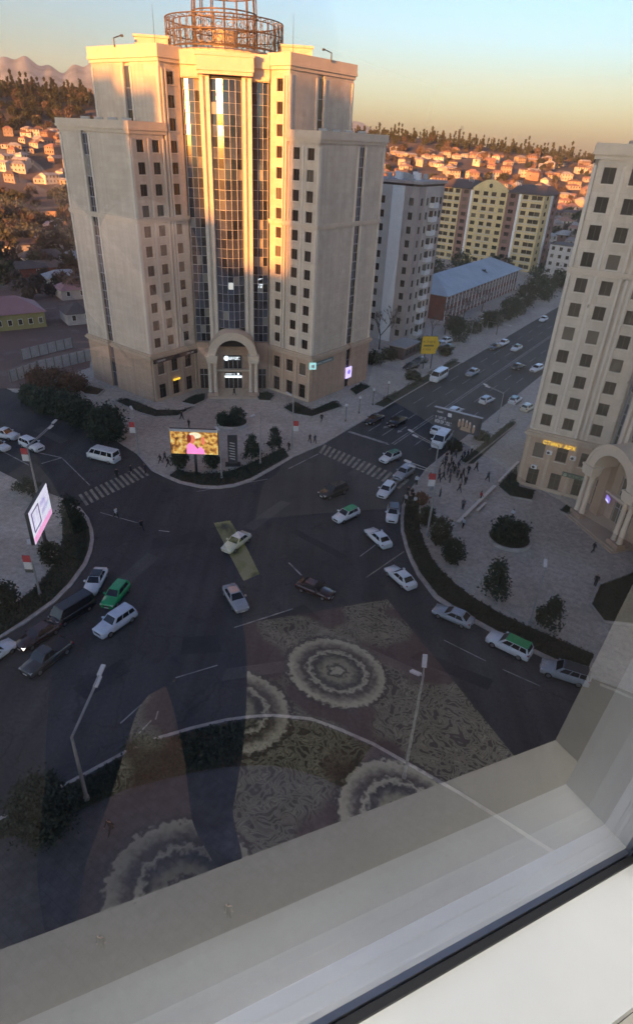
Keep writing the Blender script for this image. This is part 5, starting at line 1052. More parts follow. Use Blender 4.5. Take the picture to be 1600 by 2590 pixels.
def emis(name, col, s, base=None): return mat(name, base or col, .5, .05, 2, emit=col, es=s)
# tower signs, placed in the tower's own frame
def on_tower(Tw, name, label, p, ang=0.0, cat='sign'):
    w = tower_pt(Tw, p); return empty(name, tuple(w), Tw.rotation_euler[2] + ang, label, cat)
rs_ = random.Random(5)
E_W = emis('lit_white', (.85, .92, 1.0), .5, (.5, .5, .5)); E_C = emis('lit_cyan', (.45, .85, .85), .2, (.3, .5, .5)); E_L = emis('lit_lilac', (.62, .50, 1.0), .36, (.4, .35, .5)); E_Y = emis('lit_yellow', (1.0, .62, .05), .34, (.6, .4, .05)); E_V = emis('lit_violet', (.30, .20, .85), .26, (.2, .15, .4))
s = on_tower(tower, 'entrance_sign', 'white lit sign with round emblem under the arch of the beige tower', (0, 6.6, 6.6)); b = MB(); b.tube((-1.3, -.05, 0), (-1.3, .03, 0), .5, n=20); b.obj('emblem', E_W, s); b = MB(); strokes(b, -.7, 1.5, -.3, .3, 0, 6, rs_); b.obj('lettering', E_W, s); b = MB(); b.box(-1.9, 1.7, .04, .1, -.55, .55); b.obj('backing', M_DARKM, s)
s = on_tower(tower, 'entrance_sign', 'white lit fascia over the entrance doors of the beige tower', (0, 6.0, 3.1)); b = MB(); b.box(-1.7, 1.7, -.1, .2, -.25, .1); b.obj('light_box', E_W, s); b = MB(); b.box(-1.7, 1.7, .0, .2, .16, .8); b.obj('backing', M_DARKM, s); b = MB(); strokes(b, -1.5, .4, .35, .6, 0, 7, rs_); b.tube((1.0, -.03, .5), (1.0, 0, .5), .22, n=12); b.obj('lettering', E_W, s)
c_ = lambda sd, q: (-15 + sd * s2 + s2 * q, sd * s2 - s2 * q, 0)
p = c_(5.5, .5); s = on_tower(tower, 'fascia_sign', 'dark brown fascia with pale letters along the left wing', (p[0], p[1], 7.55), rad(45)); b = MB(); b.box(-5.4, 5.4, -.1, .05, -.05, .7); b.obj('board', mat('sign_brown', (.06, .035, .03), .6), s); b = MB(); strokes(b, -4.8, -2.6, .15, .5, -.1, 7, rs_); strokes(b, 2.4, 4.4, .15, .5, -.1, 6, rs_); b.obj('lettering', M_FWHITE, s)
s = on_tower(tower, 'corner_sign', 'pale cyan lit sign box at the right corner of the tower podium', (15.2, -.55, 7.4)); b = MB(); b.box(-.65, .65, -.2, .3, -.55, .65); b.obj('light_box', E_C, s); b = MB(); b.box(-.3, .3, -.24, -.2, -.25, .35); b.obj('emblem', M_FWHITE, s)
p = (15 + 2.8 * s2 + .5 * s2, 2.8 * s2 - .5 * s2, 7.5); s = on_tower(tower, 'fascia_sign', 'pale teal fascia strip right of the cyan sign box', p, rad(45)); b = MB(); b.box(-2.2, 3.5, -.06, .05, -.3, .45); b.obj('board', mat('teal_board', (.16, .22, .20), .6), s); b = MB(); strokes(b, -1.8, 3.0, -.1, .25, -.06, 10, rs_); b.obj('lettering', M_FWHITE, s)
p = (15 + 12.0 * s2 + .5 * s2, 12.0 * s2 - .5 * s2, 3.3); s = on_tower(tower, 'lit_sign', 'violet lit panel low on the street side of the beige tower', p, rad(45)); b = MB(); b.box(-.95, .95, -.1, .1, -1.1, 1.2); b.obj('light_box', E_L, s); b = MB(); b.tube((0, -.13, .2), (0, -.1, .2), .5, n=16); b.obj('emblem', E_V, s)
p = c_(5.3, .45); s = on_tower(tower, 'shop_sign', 'small yellow lit shop sign on the left wing of the tower', (p[0], p[1], 3.35), rad(45)); b = MB(); b.box(-.8, .8, -.1, .1, -.12, .2); b.obj('light_box', E_Y, s)
s = on_tower(tower, 'window_letters', 'white script lettering on the right glazed bay of the tower', (5.6, 8.1, 20.2)); b = MB(); [strokes(b, -.5, .5, z, z + .55, 0, 2, rs_) for z in (-1.2, -.5, .2, .9)]; b.obj('lettering', E_W, s)
b = MB(); b.box(-.45, .45, -.05, .0, -.6, .6); s = on_tower(tower, 'lit_window', 'single lit white window in the central glazing', (0, 5.66, 20.6)); b.obj('light', emis('lit_soft', (.9, .88, .8), .12), s)
p = c_(5.2, .36); s = on_tower(twin, 'shop_lettering', 'yellow lettering above the windows of the right tower', (p[0], p[1], 7.7), rad(45)); me = text_mesh('СТИКУ АРХ', .82); o = obj('lettering', me, E_Y, s, (-2.9, -.12, -.2)); o.rotation_euler = (rad(90), 0, 0)
p = c_(7.4, .5); s = on_tower(twin, 'green_sign', 'dull green oval sign with round emblem on the right tower', (p[0] + .3, p[1] - .3, 3.75), rad(45)); b = MB(); b.box(-1.3, 2.1, -.12, .05, -.3, .38); b.obj('board', mat('green_board', (.07, .12, .085), .6), s); b = MB(); b.tube((-.85, -.16, .04), (-.85, -.12, .04), .27, n=14); strokes(b, -.3, 1.8, -.1, .22, -.12, 7, rs_); b.obj('lettering', mat('sign_pale_green', (.35, .40, .30), .6), s)
s = on_tower(twin, 'lit_sign', 'small violet lit panel under the arch of the right tower', (-2.2, 5.7, 3.6), rad(-20)); b = MB(); b.box(-.6, .6, -.06, .06, -.4, .4); b.obj('light_box', E_V, s); b = MB(); strokes(b, -.5, .5, -.3, -.15, -.06, 6, rs_); b.obj('lettering', E_W, s)
for i, (sd, z, l) in enumerate([(3.3, 7.0, 'left air conditioner unit beside an upper podium window of the right tower'), (6.7, 7.0, 'right air conditioner unit beside an upper podium window of the right tower'), (1.7, 4.2, 'air conditioner unit above the ground-floor window of the right tower')]):
    p = c_(sd + .25, .55); s = on_tower(twin, 'air_conditioner', l, (p[0], p[1], z - .6), rad(45), 'air conditioner'); b = MB(); b.box(-.42, .42, -.2, .16, -.3, .3); b.obj('casing', M_WHITE, s, bevel=.02); b = MB(); b.tube((-.1, -.22, 0), (-.1, -.2, 0), .22, n=14); b.obj('fan_grille', M_DARKM, s)
# ---- billboards
def bill_frame(A, B, z0, h, label, name='billboard', th=.35, posts=(.5,), pr=.22, base_z=.12, cat='billboard'):
    A, B = Vector(A), Vector(B); L = (B - A).length; t = (B - A) / L; T = empty(name, (A.x, A.y, base_z), math.atan2(t.y, t.x), label, cat); z0 -= base_z
    b = MB(); b.box(0, L, 0, th, z0, z0 + h); b.obj('cabinet', M_DARKM, T, bevel=.03)
    for f in posts: b = MB(); b.tube((L * f, th / 2, 0), (L * f, th / 2, z0), pr, n=10); b.obj('post', M_DARKM, T)
    return T, L, z0
def ht_px(P2, z0, px, py): return z_at(P2, px, py) - z0
def ramp_mat(name, stops, scale, es, dist=(1, 1, 1), detail=3):
    m = bpy.data.materials.new(name); m.use_nodes = True; nt = m.node_tree; N = nt.nodes; Lk = nt.links; b = N['Principled BSDF']; tc = N.new('ShaderNodeTexCoord'); mp = N.new('ShaderNodeMapping'); mp.inputs['Scale'].default_value = dist
    nz = N.new('ShaderNodeTexNoise'); nz.inputs['Scale'].default_value = scale; nz.inputs['Detail'].default_value = detail; cr = N.new('ShaderNodeValToRGB'); Lk.new(tc.outputs['Object'], mp.inputs[0]); Lk.new(mp.outputs[0], nz.inputs['Vector']); Lk.new(nz.outputs[0], cr.inputs[0])
    e = cr.color_ramp.elements; e[0].position, e[0].color = stops[0][0], (*stops[0][1], 1); e[1].position, e[1].color = stops[-1][0], (*stops[-1][1], 1)
    for p, c in stops[1:-1]: x = e.new(p); x.color = (*c, 1)
    Lk.new(cr.outputs[0], b.inputs['Base Color'])
    if es: b.inputs['Base Color'].links and nt.links.remove(b.inputs['Base Color'].links[0]); b.inputs['Base Color'].default_value = (.05, .05, .05, 1)
    if es: Lk.new(cr.outputs[0], b.inputs['Emission Color']); b.inputs['Emission Strength'].default_value = es
    return m
z0 = 3.4; A = GX(409, 1084, z0); B_ = GX(523, 1088, z0); h = ht_px(A, z0, 408, 1024)
T, L, zz = bill_frame(A, B_, z0, h, 'large lit screen showing a figure in pink among orange foliage', 'lit_screen', .5)
b = MB(); b.box(.08, L - .08, -.06, 0, zz + .08, zz + h - .42); scr = b.obj('screen', ramp_mat('screen_foliage', [(.3, (.05, .02, .005)), (.45, (.45, .16, .02)), (.55, (.95, .50, .10)), (.7, (1, .85, .35))], 1.6, .24), T)
b = MB(); b.box(0, L, -.08, .0, zz + h - .38, zz + h + .02); b.obj('top_strip', M_FWHITE, T)
def poly(name, pts, y, m, par): q = MB(); q.add([(x, y, z) for x, z in pts] + [(x, y + .015, z) for x, z in pts], [tuple(range(len(pts)))] + [(i, i + len(pts), (i + 1) % len(pts) + len(pts), (i + 1) % len(pts)) for i in range(len(pts))]); return q.obj(name, m, par)
def ell(cx, cz, rx, rz, n=18): return [(cx + rx * math.cos(2 * math.pi * i / n), cz + rz * math.sin(2 * math.pi * i / n)) for i in range(n)]
Hs = h - .5; X = lambda f: .08 + (L - .16) * f; Z = lambda f: zz + .08 + Hs * f
poly('picture_sky', ell(X(.52), Z(.85), L * .13, Hs * .14), -.065, emis('scr_cream', (1, .88, .6), .22), scr)
poly('picture_torso', [(X(.33), Z(.01)), (X(.72), Z(.01)), (X(.70), Z(.22)), (X(.62), Z(.36)), (X(.57), Z(.24)), (X(.5), Z(.42)), (X(.4), Z(.52)), (X(.34), Z(.38))], -.075, emis('scr_pink', (1, .26, .60), .26), scr)
poly('picture_head', ell(X(.46), Z(.68), L * .065, Hs * .2), -.072, emis('scr_skin', (.9, .22, .12), .2), scr); poly('picture_hair', ell(X(.395), Z(.72), L * .045, Hs * .19), -.08, emis('scr_hair', (.30, .03, .02), .15), scr); poly('picture_hand', ell(X(.69), Z(.62), L * .04, Hs * .18), -.072, emis('scr_skin', (.9, .22, .12), .2), scr)
# left LED billboard (seen almost edge on)
z0 = 3.6; A = GX(125, 1226, z0); B_ = GX(85, 1304, z0); h = ht_px(A, z0, 111, 1153)
T, L, zz = bill_frame(B_, A, z0, h, 'bright white and lilac lit billboard on the left plaza', 'lit_billboard', .4)
b = MB(); b.box(.06, L - .06, -.06, 0, zz + .06, zz + h - .06); scr = b.obj('screen', ramp_mat('led_lilac', [(.3, (.62, .56, .9)), (.5, (.85, .80, 1.0)), (.7, (.80, .90, 1.0))], .7, .26), T); Hs = h
poly('picture_base', [(X(.0), zz + .1), (X(.98), zz + .1), (X(.98), zz + h * .2), (X(0), zz + h * .22)], -.07, emis('led_pink', (1, .42, .72), .22), scr)
b = MB(); x0, x1, y0, y1 = X(.07), X(.45), zz + h * .3, zz + h * .88
for q in ((x0, x1, y0, y0 + .14), (x0, x1, y1 - .14, y1), (x0, x0 + .2, y0 + .14, y1 - .14), (x1 - .2, x1, y0 + .14, y1 - .14)): b.box(q[0], q[1], -.09, -.06, q[2], q[3])
b.obj('picture_frame', emis('led_dark', (.16, .13, .26), .1), scr)
b = MB(); strokes(b, X(.55), X(.95), zz + h * .42, zz + h * .55, -.06, 7, rs_, .01); strokes(b, X(.55), X(.9), zz + h * .68, zz + h * .78, -.06, 6, rs_, .01); b.obj('picture_lines', emis('led_line', (.45, .42, .75), .16), scr)
# dark billboard on the right pavement
z0 = 4.6; A = GX(1032, 1014, z0); B_ = GX(1143, 1044, z0); h = ht_px(A, z0, 1035, 972)
T, L, zz = bill_frame(A, B_, z0, h, 'dark blue billboard with white lettering and pale figures', 'billboard', .4, (.5,), .2)
M_NAVY = ramp_mat('poster_navy', [(.3, (.018, .022, .035)), (.7, (.05, .06, .09))], .8, 0); b = MB(); b.box(.05, L - .05, -.03, 0, zz + .05, zz + h - .12); ps = b.obj('poster', M_NAVY, T); b = MB(); b.box(-.05, L + .05, -.1, .45, zz + h, zz + h + .1); b.obj('cap_strip', M_STEEL, T)
X = lambda f: L * f; b = MB(); strokes(b, X(.05), X(.42), zz + h * .16, zz + h * .36, -.03, 9, rs_, .01); strokes(b, X(.05), X(.28), zz + h * .42, zz + h * .56, -.03, 6, rs_, .01); strokes(b, X(.07), X(.2), zz + h * .76, zz + h * .85, -.03, 4, rs_, .01); b.box(X(.3), X(.38), -.04, -.03, zz + h * .66, zz + h * .86); b.obj('lettering', mat('poster_white', (.72, .72, .74), .7), ps)
for i, (fx, fz, r_) in enumerate([(.56, .62, .05), (.63, .70, .05), (.71, .66, .05), (.78, .60, .05), (.87, .50, .05)]):
    poly('pictured_figure', ell(X(fx), zz + h * (fz - .2), L * .028, h * .2, 10) , -.045 - .002 * i, mat('poster_warm', (.45, .30, .20), .7, .3, 3), ps); poly('pictured_head', ell(X(fx), zz + h * fz, L * .02, h * .07, 10), -.06, mat('poster_skin', (.66, .58, .50), .7), ps)
poly('pictured_table', [(X(.60), zz + h * .12), (X(.82), zz + h * .1), (X(.80), zz + h * .28), (X(.62), zz + h * .34)], -.065, mat('poster_tan', (.42, .30, .20), .7, .2, 2), ps)
# yellow sign
z0 = 3.6; A = GX(1004, 846, z0); B_ = GX(1040, 846, z0); h = ht_px(A, z0, 1006, 803)
T, L, zz = bill_frame(A, B_, z0, h, 'yellow roadside sign by the parked cars', 'yellow_sign', .25, (.3, .8), .12, cat='sign'); b = MB(); b.box(.04, L - .04, -.03, 0, zz + .04, zz + h - .04); ps = b.obj('board', mat('sign_yellow', (.70, .46, .03), .6, .08, 1), T); b = MB(); strokes(b, L * .1, L * .9, zz + h * .62, zz + h * .75, -.03, 6, rs_, .01); strokes(b, L * .1, L * .7, zz + h * .2, zz + h * .3, -.03, 5, rs_, .01); b.box(L * .15, L * .8, -.04, -.03, zz + h * .42, zz + h * .52); b.obj('lettering', mat('sign_olive', (.16, .11, .02), .7), ps); poly('arrow_head', [(L - .04, zz + h * .2), (L + .7, zz + h * .55), (L - .04, zz + h * .9)], -.0, MATS['sign_yellow'], T)
# grey upright banner with pale letters
p = G(557, 1112, .12); T = empty('stele', (p.x, p.y, .12), rad(10), 'dark upright slab with pale slanted letters right of the lit screen', 'sign'); h = z_at(p, 556, 1040) - .12; b = MB(); b.box(-.75, .75, -.15, .15, .35, h); b.obj('slab', mat('slab_grey', (.075, .075, .08), .6, .15, 1), T, bevel=.04); b = MB(); b.box(-1.2, 1.2, -.5, .5, 0, .35); b.obj('base', mat('slab_base', (.03, .03, .033), .7), T)
b = MB()
for i in range(7): z = 1.1 + i * .45; x = rs_.uniform(-.1, .1); b.add([(-.5 + x, -.17, z + .12), (.35, -.17, z - .1), (.35, -.17, z + .1), (-.5 + x, -.17, z + .30)], [(0, 1, 2, 3)])
b.obj('lettering', M_FWHITE, T)
# long white bench wall on the right plaza
def low_wall(a, b_, w, h, label, name='bench_wall', m=None): P, Q = Vector(GX(*a)), Vector(GX(*b_)); t = (Q - P).normalized(); T = empty(name, (P.x, P.y, .12), math.atan2(t.y, t.x), label, 'bench'); b = MB(); b.box(0, (Q - P).length, -w / 2, w / 2, h - .12, h); b.obj('seat', m or M_PIER, T, bevel=.02); [MB().box(x, x + .5, -w / 2 + .06, w / 2 - .06, 0, h - .12).obj('leg', M_KERB, T) for x in (.3, (Q - P).length / 2, (Q - P).length - .8)]
low_wall((1092, 1256), (1180, 1168), .5, .5, 'long white bench wall across the right plaza'); low_wall((1138, 1228), (1158, 1208), .35, .45, 'short pale bench beside the long white bench wall', 'bench'); low_wall((1190, 1158), (1236, 1110), .4, .5, 'white low wall along the hedge of the right tower')
# ---- people
M_SKIN = mat('skin', (.38, .22, .15), .6, .08, 6); M_HAIR = mat('hair', (.015, .012, .01), .7, .1, 6)
CL = {k: mat('cloth_' + k, c, .9, .15, 4) for k, c in dict(black=(.015, .015, .018), navy=(.02, .025, .05), grey=(.09, .09, .10), white=(.58, .58, .58), brown=(.07, .045, .03), red=(.30, .03, .035), olive=(.05, .05, .03)).items()}
def person_mesh(pose):
    st = {'stand': (.09, .0, .0, .05), 'walk': (.10, .24, .10, .18), 'stride': (.08, .34, .14, .25)}[pose]; sp, fw, kn, arm = st
    J = dict(pel=(0, 0, .93), wai=(0, .0, 1.08), che=(0, .01, 1.30), nek=(0, .015, 1.47), hea=(0, .03, 1.60), top=(0, .02, 1.70))
    R = dict(pel=(.15, .105), wai=(.135, .095), che=(.165, .11), nek=(.055, .055), hea=(.085, .10), top=(.055, .06))
    E = [('pel', 'wai'), ('wai', 'che'), ('che', 'nek'), ('nek', 'hea'), ('hea', 'top')]
    for s, f in ((-1, 1), (1, -1)):
        k = 'l' if s < 0 else 'r'
        J.update({k + 'hip': (s * .09, 0, .86), k + 'kne': (s * sp, f * fw * .5 + .03, .48), k + 'ank': (s * sp, f * fw - (.10 if f < 0 else 0), .09 + (.05 if f < 0 and fw else 0)), k + 'toe': (s * (sp + .02), f * fw + .13, .04), k + 'sho': (s * .19, 0, 1.40), k + 'elb': (s * .25, -f * arm * .4, 1.13), k + 'wri': (s * .25, -f * arm + .06, .89), k + 'han': (s * .245, -f * arm + .09, .80)})
        R.update({k + 'hip': (.10, .11), k + 'kne': (.065, .07), k + 'ank': (.045, .05), k + 'toe': (.04, .03), k + 'sho': (.075, .075), k + 'elb': (.05, .05), k + 'wri': (.034, .034), k + 'han': (.03, .042)})
        E += [('pel', k + 'hip'), (k + 'hip', k + 'kne'), (k + 'kne', k + 'ank'), (k + 'ank', k + 'toe'), ('che', k + 'sho'), (k + 'sho', k + 'elb'), (k + 'elb', k + 'wri'), (k + 'wri', k + 'han')]
    names = list(J); me = bpy.data.meshes.new('p'); me.from_pydata([J[n] for n in names], [(names.index(a), names.index(b_)) for a, b_ in E], []); o = bpy.data.objects.new('p', me); COL.objects.link(o)
    o.modifiers.new('s', 'SKIN')
    for i, n in enumerate(names): me.skin_vertices[0].data[i].radius = (R[n][0] * 1.16, R[n][1] * 1.2); me.skin_vertices[0].data[i].use_root = n == 'pel'
    sb = o.modifiers.new('u', 'SUBSURF'); sb.levels = sb.render_levels = 1
    dg = bpy.context.evaluated_depsgraph_get(); out = bpy.data.meshes.new_from_object(o.evaluated_get(dg)); bpy.data.objects.remove(o); out.name = 'person_body'
    out.materials.clear(); [out.materials.append(m) for m in (CL['black'], CL['navy'], M_SKIN, M_HAIR)]
    for p in out.polygons:
        c = p.center; p.use_smooth = True; hand = abs(c.x) > .2 and c.z < .9
        p.material_index = 3 if (c.z > 1.64 or (c.z > 1.53 and c.y < .01)) else 2 if (c.z > 1.46 or hand) else 0 if c.z > .92 else (1 if c.z > .1 else 3)
    return out
PMESH = {k: person_mesh(k) for k in ('stand', 'walk', 'stride')}
pr_ = random.Random(12)
def person(px, py, label, top='black', legs='black', pose=None, rz=None, group=None, z=.12, h=None):
    p = G(px, py, z); me = PMESH[pose or pr_.choice(['stand', 'walk', 'stride'])]; o = bpy.data.objects.new('person', me); link(o); o.location = (p.x, p.y, z); o.rotation_euler = (0, 0, pr_.uniform(0, 6.28) if rz is None else rz); s = h or pr_.uniform(.94, 1.06); o.scale = (s, s, s)
    for i, m in ((0, CL[top]), (1, CL[legs])): o.material_slots[i].link = 'OBJECT'; o.material_slots[i].material = m
    tag(o, label, 'person', group); return o
CW = [(755, 390), (630, 470), (590, 510), (665, 560), (720, 540), (790, 545), (600, 680), (685, 710), (820, 700), (880, 740), (805, 830), (560, 890), (920, 600), (545, 640), (545, 700), (430, 700), (480, 720), (700, 480), (640, 430), (910, 400), (865, 410), (780, 650), (830, 460), (655, 610), (850, 640), (740, 600), (620, 540), (690, 640)]
for i, (cx, cy) in enumerate(CW): person((1000 + cx / 5.04) / K, (1080 + cy / 5.04) / K, 'person in dark clothes in the loose crowd on the right pavement', pr_.choice(['black', 'black', 'navy', 'grey', 'brown']), pr_.choice(['black', 'navy', 'black']), group='crowd on the right pavement')
KW = [(260, 740), (150, 880), (200, 900), (120, 980), (180, 990), (90, 985), (240, 1000), (210, 950), (150, 930)]
for i, (cx, cy) in enumerate(KW): person((1000 + cx / 5.04) / K, (1080 + cy / 5.04) / K, 'person in dark clothes waiting at the kerb beside the white car', 'black' if i % 3 else 'white', 'black', 'stand', group='people waiting at the kerb', z=.12 if i in (4, 6, 7, 8, 0) else 0.0)
for cx, cy, top, l in [(850, 1050, 'grey', 'person walking alone below the crowd on the right plaza'), (1165, 690, 'grey', 'person in grey walking alone right of the crowd'), (1075, 940, 'red', 'person in red top standing at the white bench wall'), (1020, 560, 'brown', 'person with pale bag beside the hedge strip'), (960, 330, 'white', 'person in white top near the dark billboard post'), (1110, 180, 'navy', 'person in blue by the hedge under the dark billboard'), (700, 1330, 'white', 'person in white at the lower end of the bench wall'), (850, 1290, 'white', 'person in pale top below the bench wall')]: person((1000 + cx / 5.04) / K, (1080 + cy / 5.04) / K, l, top, 'black')
for px, py, top, l, z in [(281, 1144, 'black', 'left of three people on the left crosswalk', 0), (314, 1134, 'black', 'middle of three people on the left crosswalk', 0), (348, 1132, 'navy', 'right of three people on the left crosswalk', 0), (279, 1238, 'white', 'person in white top crossing the road below the left crosswalk', 0), (340, 1268, 'black', 'person in black in the road below the left crosswalk', 0), (435, 1003, 'black', 'person in black walking before the left wing of the tower', .12), (452, 1022, 'black', 'person in black just above the lit screen', .12), (384, 1108, 'black', 'left of three people at the corner left of the lit screen', .12), (403, 1116, 'black', 'middle of three people at the corner left of the lit screen', .12), (395, 1103, 'grey', 'back one of three people at the corner left of the lit screen', .12), (560, 945, 'black', 'person on the steps of the arched entrance', .4), (768, 1008, 'black', 'person by the hedge at the right tower corner', .12), (740, 1058, 'black', 'left person at the kerb by the right crosswalk', .12), (752, 1060, 'navy', 'right person at the kerb by the right crosswalk', .12), (690, 1078, 'black', 'person beside the right conical trees', .12), (266, 1990, 'black', 'person in dark coat on the near pavement at lower left', .12), (548, 2192, 'black', 'person in dark coat on the near pavement close to the sill', .12), (247, 2266, 'black', 'lowest person on the near pavement at the sill edge', .12), (1222, 1240, 'white', 'person in white behind the round planter at right', .12), (1415, 1320, 'black', 'person in black near the right edge of the plaza', .12), (1420, 1400, 'black', 'person in dark clothes by the lawn bed at the right edge', .12)]: person(px, py, l, top, 'black', z=z)
# ================================================================== the room and the window we look through
EX = Vector((0.85947, 0.48474, -0.16229)); EN = Vector((-0.49218, 0.87047, -0.00658)); EZ = EX.cross(EN); EN = EZ.cross(EX)
MW = Matrix(((EX.x, EN.x, EZ.x, CAM.x), (EX.y, EN.y, EZ.y, CAM.y), (EX.z, EN.z, EZ.z, CAM.z), (0, 0, 0, 1)))
def rm(o): o.matrix_world = MW @ o.matrix_basis; return o
M_PVC = mat('white_pvc', (0.80, 0.80, 0.775), .35, .05, 5.0); M_PLASTER = mat('room_plaster', (0.55, 0.53, 0.48), .9, .05, 2.0); M_GASK = mat('gasket_rubber', (0.012, 0.012, 0.014), .6, .1, 8); M_PARQ = mat('dark_parquet', (0.035, 0.028, 0.025), .5, .3, 6.0); M_BACK = mat('dark_wood_panel', (0.07, 0.05, 0.04), .6, .25, 3.0)
# coated double glazing: thin sheets, partly mirror, partly clear, with faint dust
gm = bpy.data.materials.new('window_pane_glass'); gm.use_nodes = True; nt = gm.node_tree; N = nt.nodes; Lk = nt.links; N.remove(N['Principled BSDF']); out = N['Material Output']
tr = N.new('ShaderNodeBsdfTransparent'); tr.inputs[0].default_value = (.97, .985, .975, 1); gl = N.new('ShaderNodeBsdfGlossy'); gl.inputs['Roughness'].default_value = 0.0; fr = N.new('ShaderNodeFresnel'); fr.inputs[0].default_value = 2.0
m1 = N.new('ShaderNodeMath'); m1.operation = 'MULTIPLY'; m1.inputs[1].default_value = 2.0; m2 = N.new('ShaderNodeMath'); m2.operation = 'ADD'; m2.inputs[1].default_value = 1.0; m3 = N.new('ShaderNodeMath'); m3.operation = 'DIVIDE'
Lk.new(fr.outputs[0], m1.inputs[0]); Lk.new(fr.outputs[0], m2.inputs[0]); Lk.new(m1.outputs[0], m3.inputs[0]); Lk.new(m2.outputs[0], m3.inputs[1])
mx = N.new('ShaderNodeMixShader'); Lk.new(m3.outputs[0], mx.inputs[0]); Lk.new(tr.outputs[0], mx.inputs[1]); Lk.new(gl.outputs[0], mx.inputs[2])
tc = N.new('ShaderNodeTexCoord'); vo = N.new('ShaderNodeTexVoronoi'); vo.inputs['Scale'].default_value = 55; Lk.new(tc.outputs['Object'], vo.inputs['Vector']); mr = N.new('ShaderNodeMapRange'); mr.inputs[1].default_value = .10; mr.inputs[2].default_value = .03; mr.inputs[3].default_value = 0; mr.inputs[4].default_value = .4; Lk.new(vo.outputs['Distance'], mr.inputs[0])
n3 = N.new('ShaderNodeTexNoise'); n3.inputs['Scale'].default_value = 30; Lk.new(tc.outputs['Object'], n3.inputs['Vector']); mr2 = N.new('ShaderNodeMapRange'); mr2.inputs[1].default_value = .55; mr2.inputs[2].default_value = .68; Lk.new(n3.outputs[0], mr2.inputs[0]); mm = N.new('ShaderNodeMath'); mm.operation = 'MULTIPLY'; Lk.new(mr.outputs[0], mm.inputs[0]); Lk.new(mr2.outputs[0], mm.inputs[1])
df = N.new('ShaderNodeBsdfDiffuse'); df.inputs[0].default_value = (.12, .12, .12, 1); mx2 = N.new('ShaderNodeMixShader'); Lk.new(mm.outputs[0], mx2.inputs[0]); Lk.new(mx.outputs[0], mx2.inputs[1]); Lk.new(df.outputs[0], mx2.inputs[2]); Lk.new(mx2.outputs[0], out.inputs[0])
win = rm(empty('window', (0, 0, 0), 0, 'double-glazed window with white frame at the bottom and right edges', 'window'))
XL, XR, ZB, ZT = -2.6, 1.085, -1.0, 1.15
for y in (.291, .3125):
    b = MB(); b.add([(XL, y, ZB), (XR, y, ZB), (XR, y, ZT), (XL, y, ZT)], [(0, 1, 2, 3)]); b.obj('glass_pane', gm, win)
b = MB(); b.box(XL, XR - .016, .278, .290, ZB, ZB + .008); b.obj('bottom_gasket', M_GASK, win); b = MB(); b.box(XR - .014, XR, .278, .290, ZB, ZT); b.obj('side_gasket', M_GASK, win)
b = MB(); b.box(XL, XR - .016, .293, .3105, ZB, ZB + .012); b.obj('spacer_bar', mat('spacer_aluminium', (.55, .55, .56), .4, .1, 8, .6), win)
b = MB(); b.box(XL, XR + .09, .2965, .36, ZB - .09, ZB - .001); b.obj('outer_frame_rail', M_PVC, win); b = MB(); b.box(XR + .001, XR + .09, .30, .36, ZB, ZT); b.obj('outer_frame_stile', M_PVC, win)
b = MB(); b.box(XL - .1, XR + .12, .12, .296, ZB - .035, ZB); o = rm(b.obj('window_sill', M_PVC)); tag(o, 'white window sill board along the bottom of the picture', 'sill')
b = MB(); b.box(XR, XR + .12, .12, .296, ZB, ZT); o = rm(b.obj('window_reveal', M_PVC)); tag(o, 'white window reveal at the right edge of the picture', 'reveal')
def st(nm, m, *bx):
    b = MB(); b.box(*bx); o = rm(b.obj(nm, m)); o['kind'] = 'structure'; return o
ZF = -1.75; ZC = 1.2
st('room_floor', M_PARQ, -3.2, 4.2, -5.2, .12, ZF - .12, ZF); st('room_ceiling', M_PLASTER, -3.2, 4.2, -5.2, .3, ZC, ZC + .12)
st('room_wall', M_PLASTER, -3.2, 4.2, .0, .119, ZF, ZB - .036).location; st('room_wall', M_PLASTER, XR + .121, 4.2, .0, .296, ZB - .035, ZC); st('room_wall', M_PLASTER, -3.2, XL - .1, .0, .296, ZB - .035, ZC)
st('room_wall', M_BACK, -3.2, 4.2, -5.3, -5.2, ZF, ZC); st('room_wall', M_PLASTER, 4.2, 4.3, -5.2, .3, ZF, ZC); st('room_wall', M_PLASTER, -3.3, -3.2, -5.2, .3, ZF, ZC)
# patterned carpet, seen mirrored in the glass
cm = bpy.data.materials.new('medallion_carpet'); cm.use_nodes = True; nt = cm.node_tree; N = nt.nodes; Lk = nt.links; pb = N['Principled BSDF']; pb.inputs['Roughness'].default_value = .95
tc = N.new('ShaderNodeTexCoord'); last = None
CEN = [(1.34, -1.02), (.84, -.95), (1.2, -.35), (.46, -.37), (.05, -.20)]
nzd = N.new('ShaderNodeTexNoise'); nzd.inputs['Scale'].default_value = 46; Lk.new(tc.outputs['Object'], nzd.inputs['Vector'])
for cx, cy in CEN:
    d = N.new('ShaderNodeVectorMath'); d.operation = 'DISTANCE'; Lk.new(tc.outputs['Object'], d.inputs[0]); d.inputs[1].default_value = (cx, cy, ZF)
    if last is None: last = d.outputs['Value']
    else: mn = N.new('ShaderNodeMath'); mn.operation = 'MINIMUM'; Lk.new(last, mn.inputs[0]); Lk.new(d.outputs['Value'], mn.inputs[1]); last = mn.outputs[0]
wb = N.new('ShaderNodeMath'); wb.operation = 'MULTIPLY_ADD'; Lk.new(nzd.outputs[0], wb.inputs[0]); wb.inputs[1].default_value = .062; Lk.new(last, wb.inputs[2])
cr = N.new('ShaderNodeValToRGB'); cr.color_ramp.interpolation = 'EASE'; Lk.new(wb.outputs[0], cr.inputs[0]); e = cr.color_ramp.elements
be, br_, dk, ol = (.66, .64, .57, 1), (.085, .06, .052, 1), (.045, .037, .035, 1), (.42, .41, .33, 1)
e[0].position = 0; e[0].color = dk; e[1].position = .05; e[1].color = be
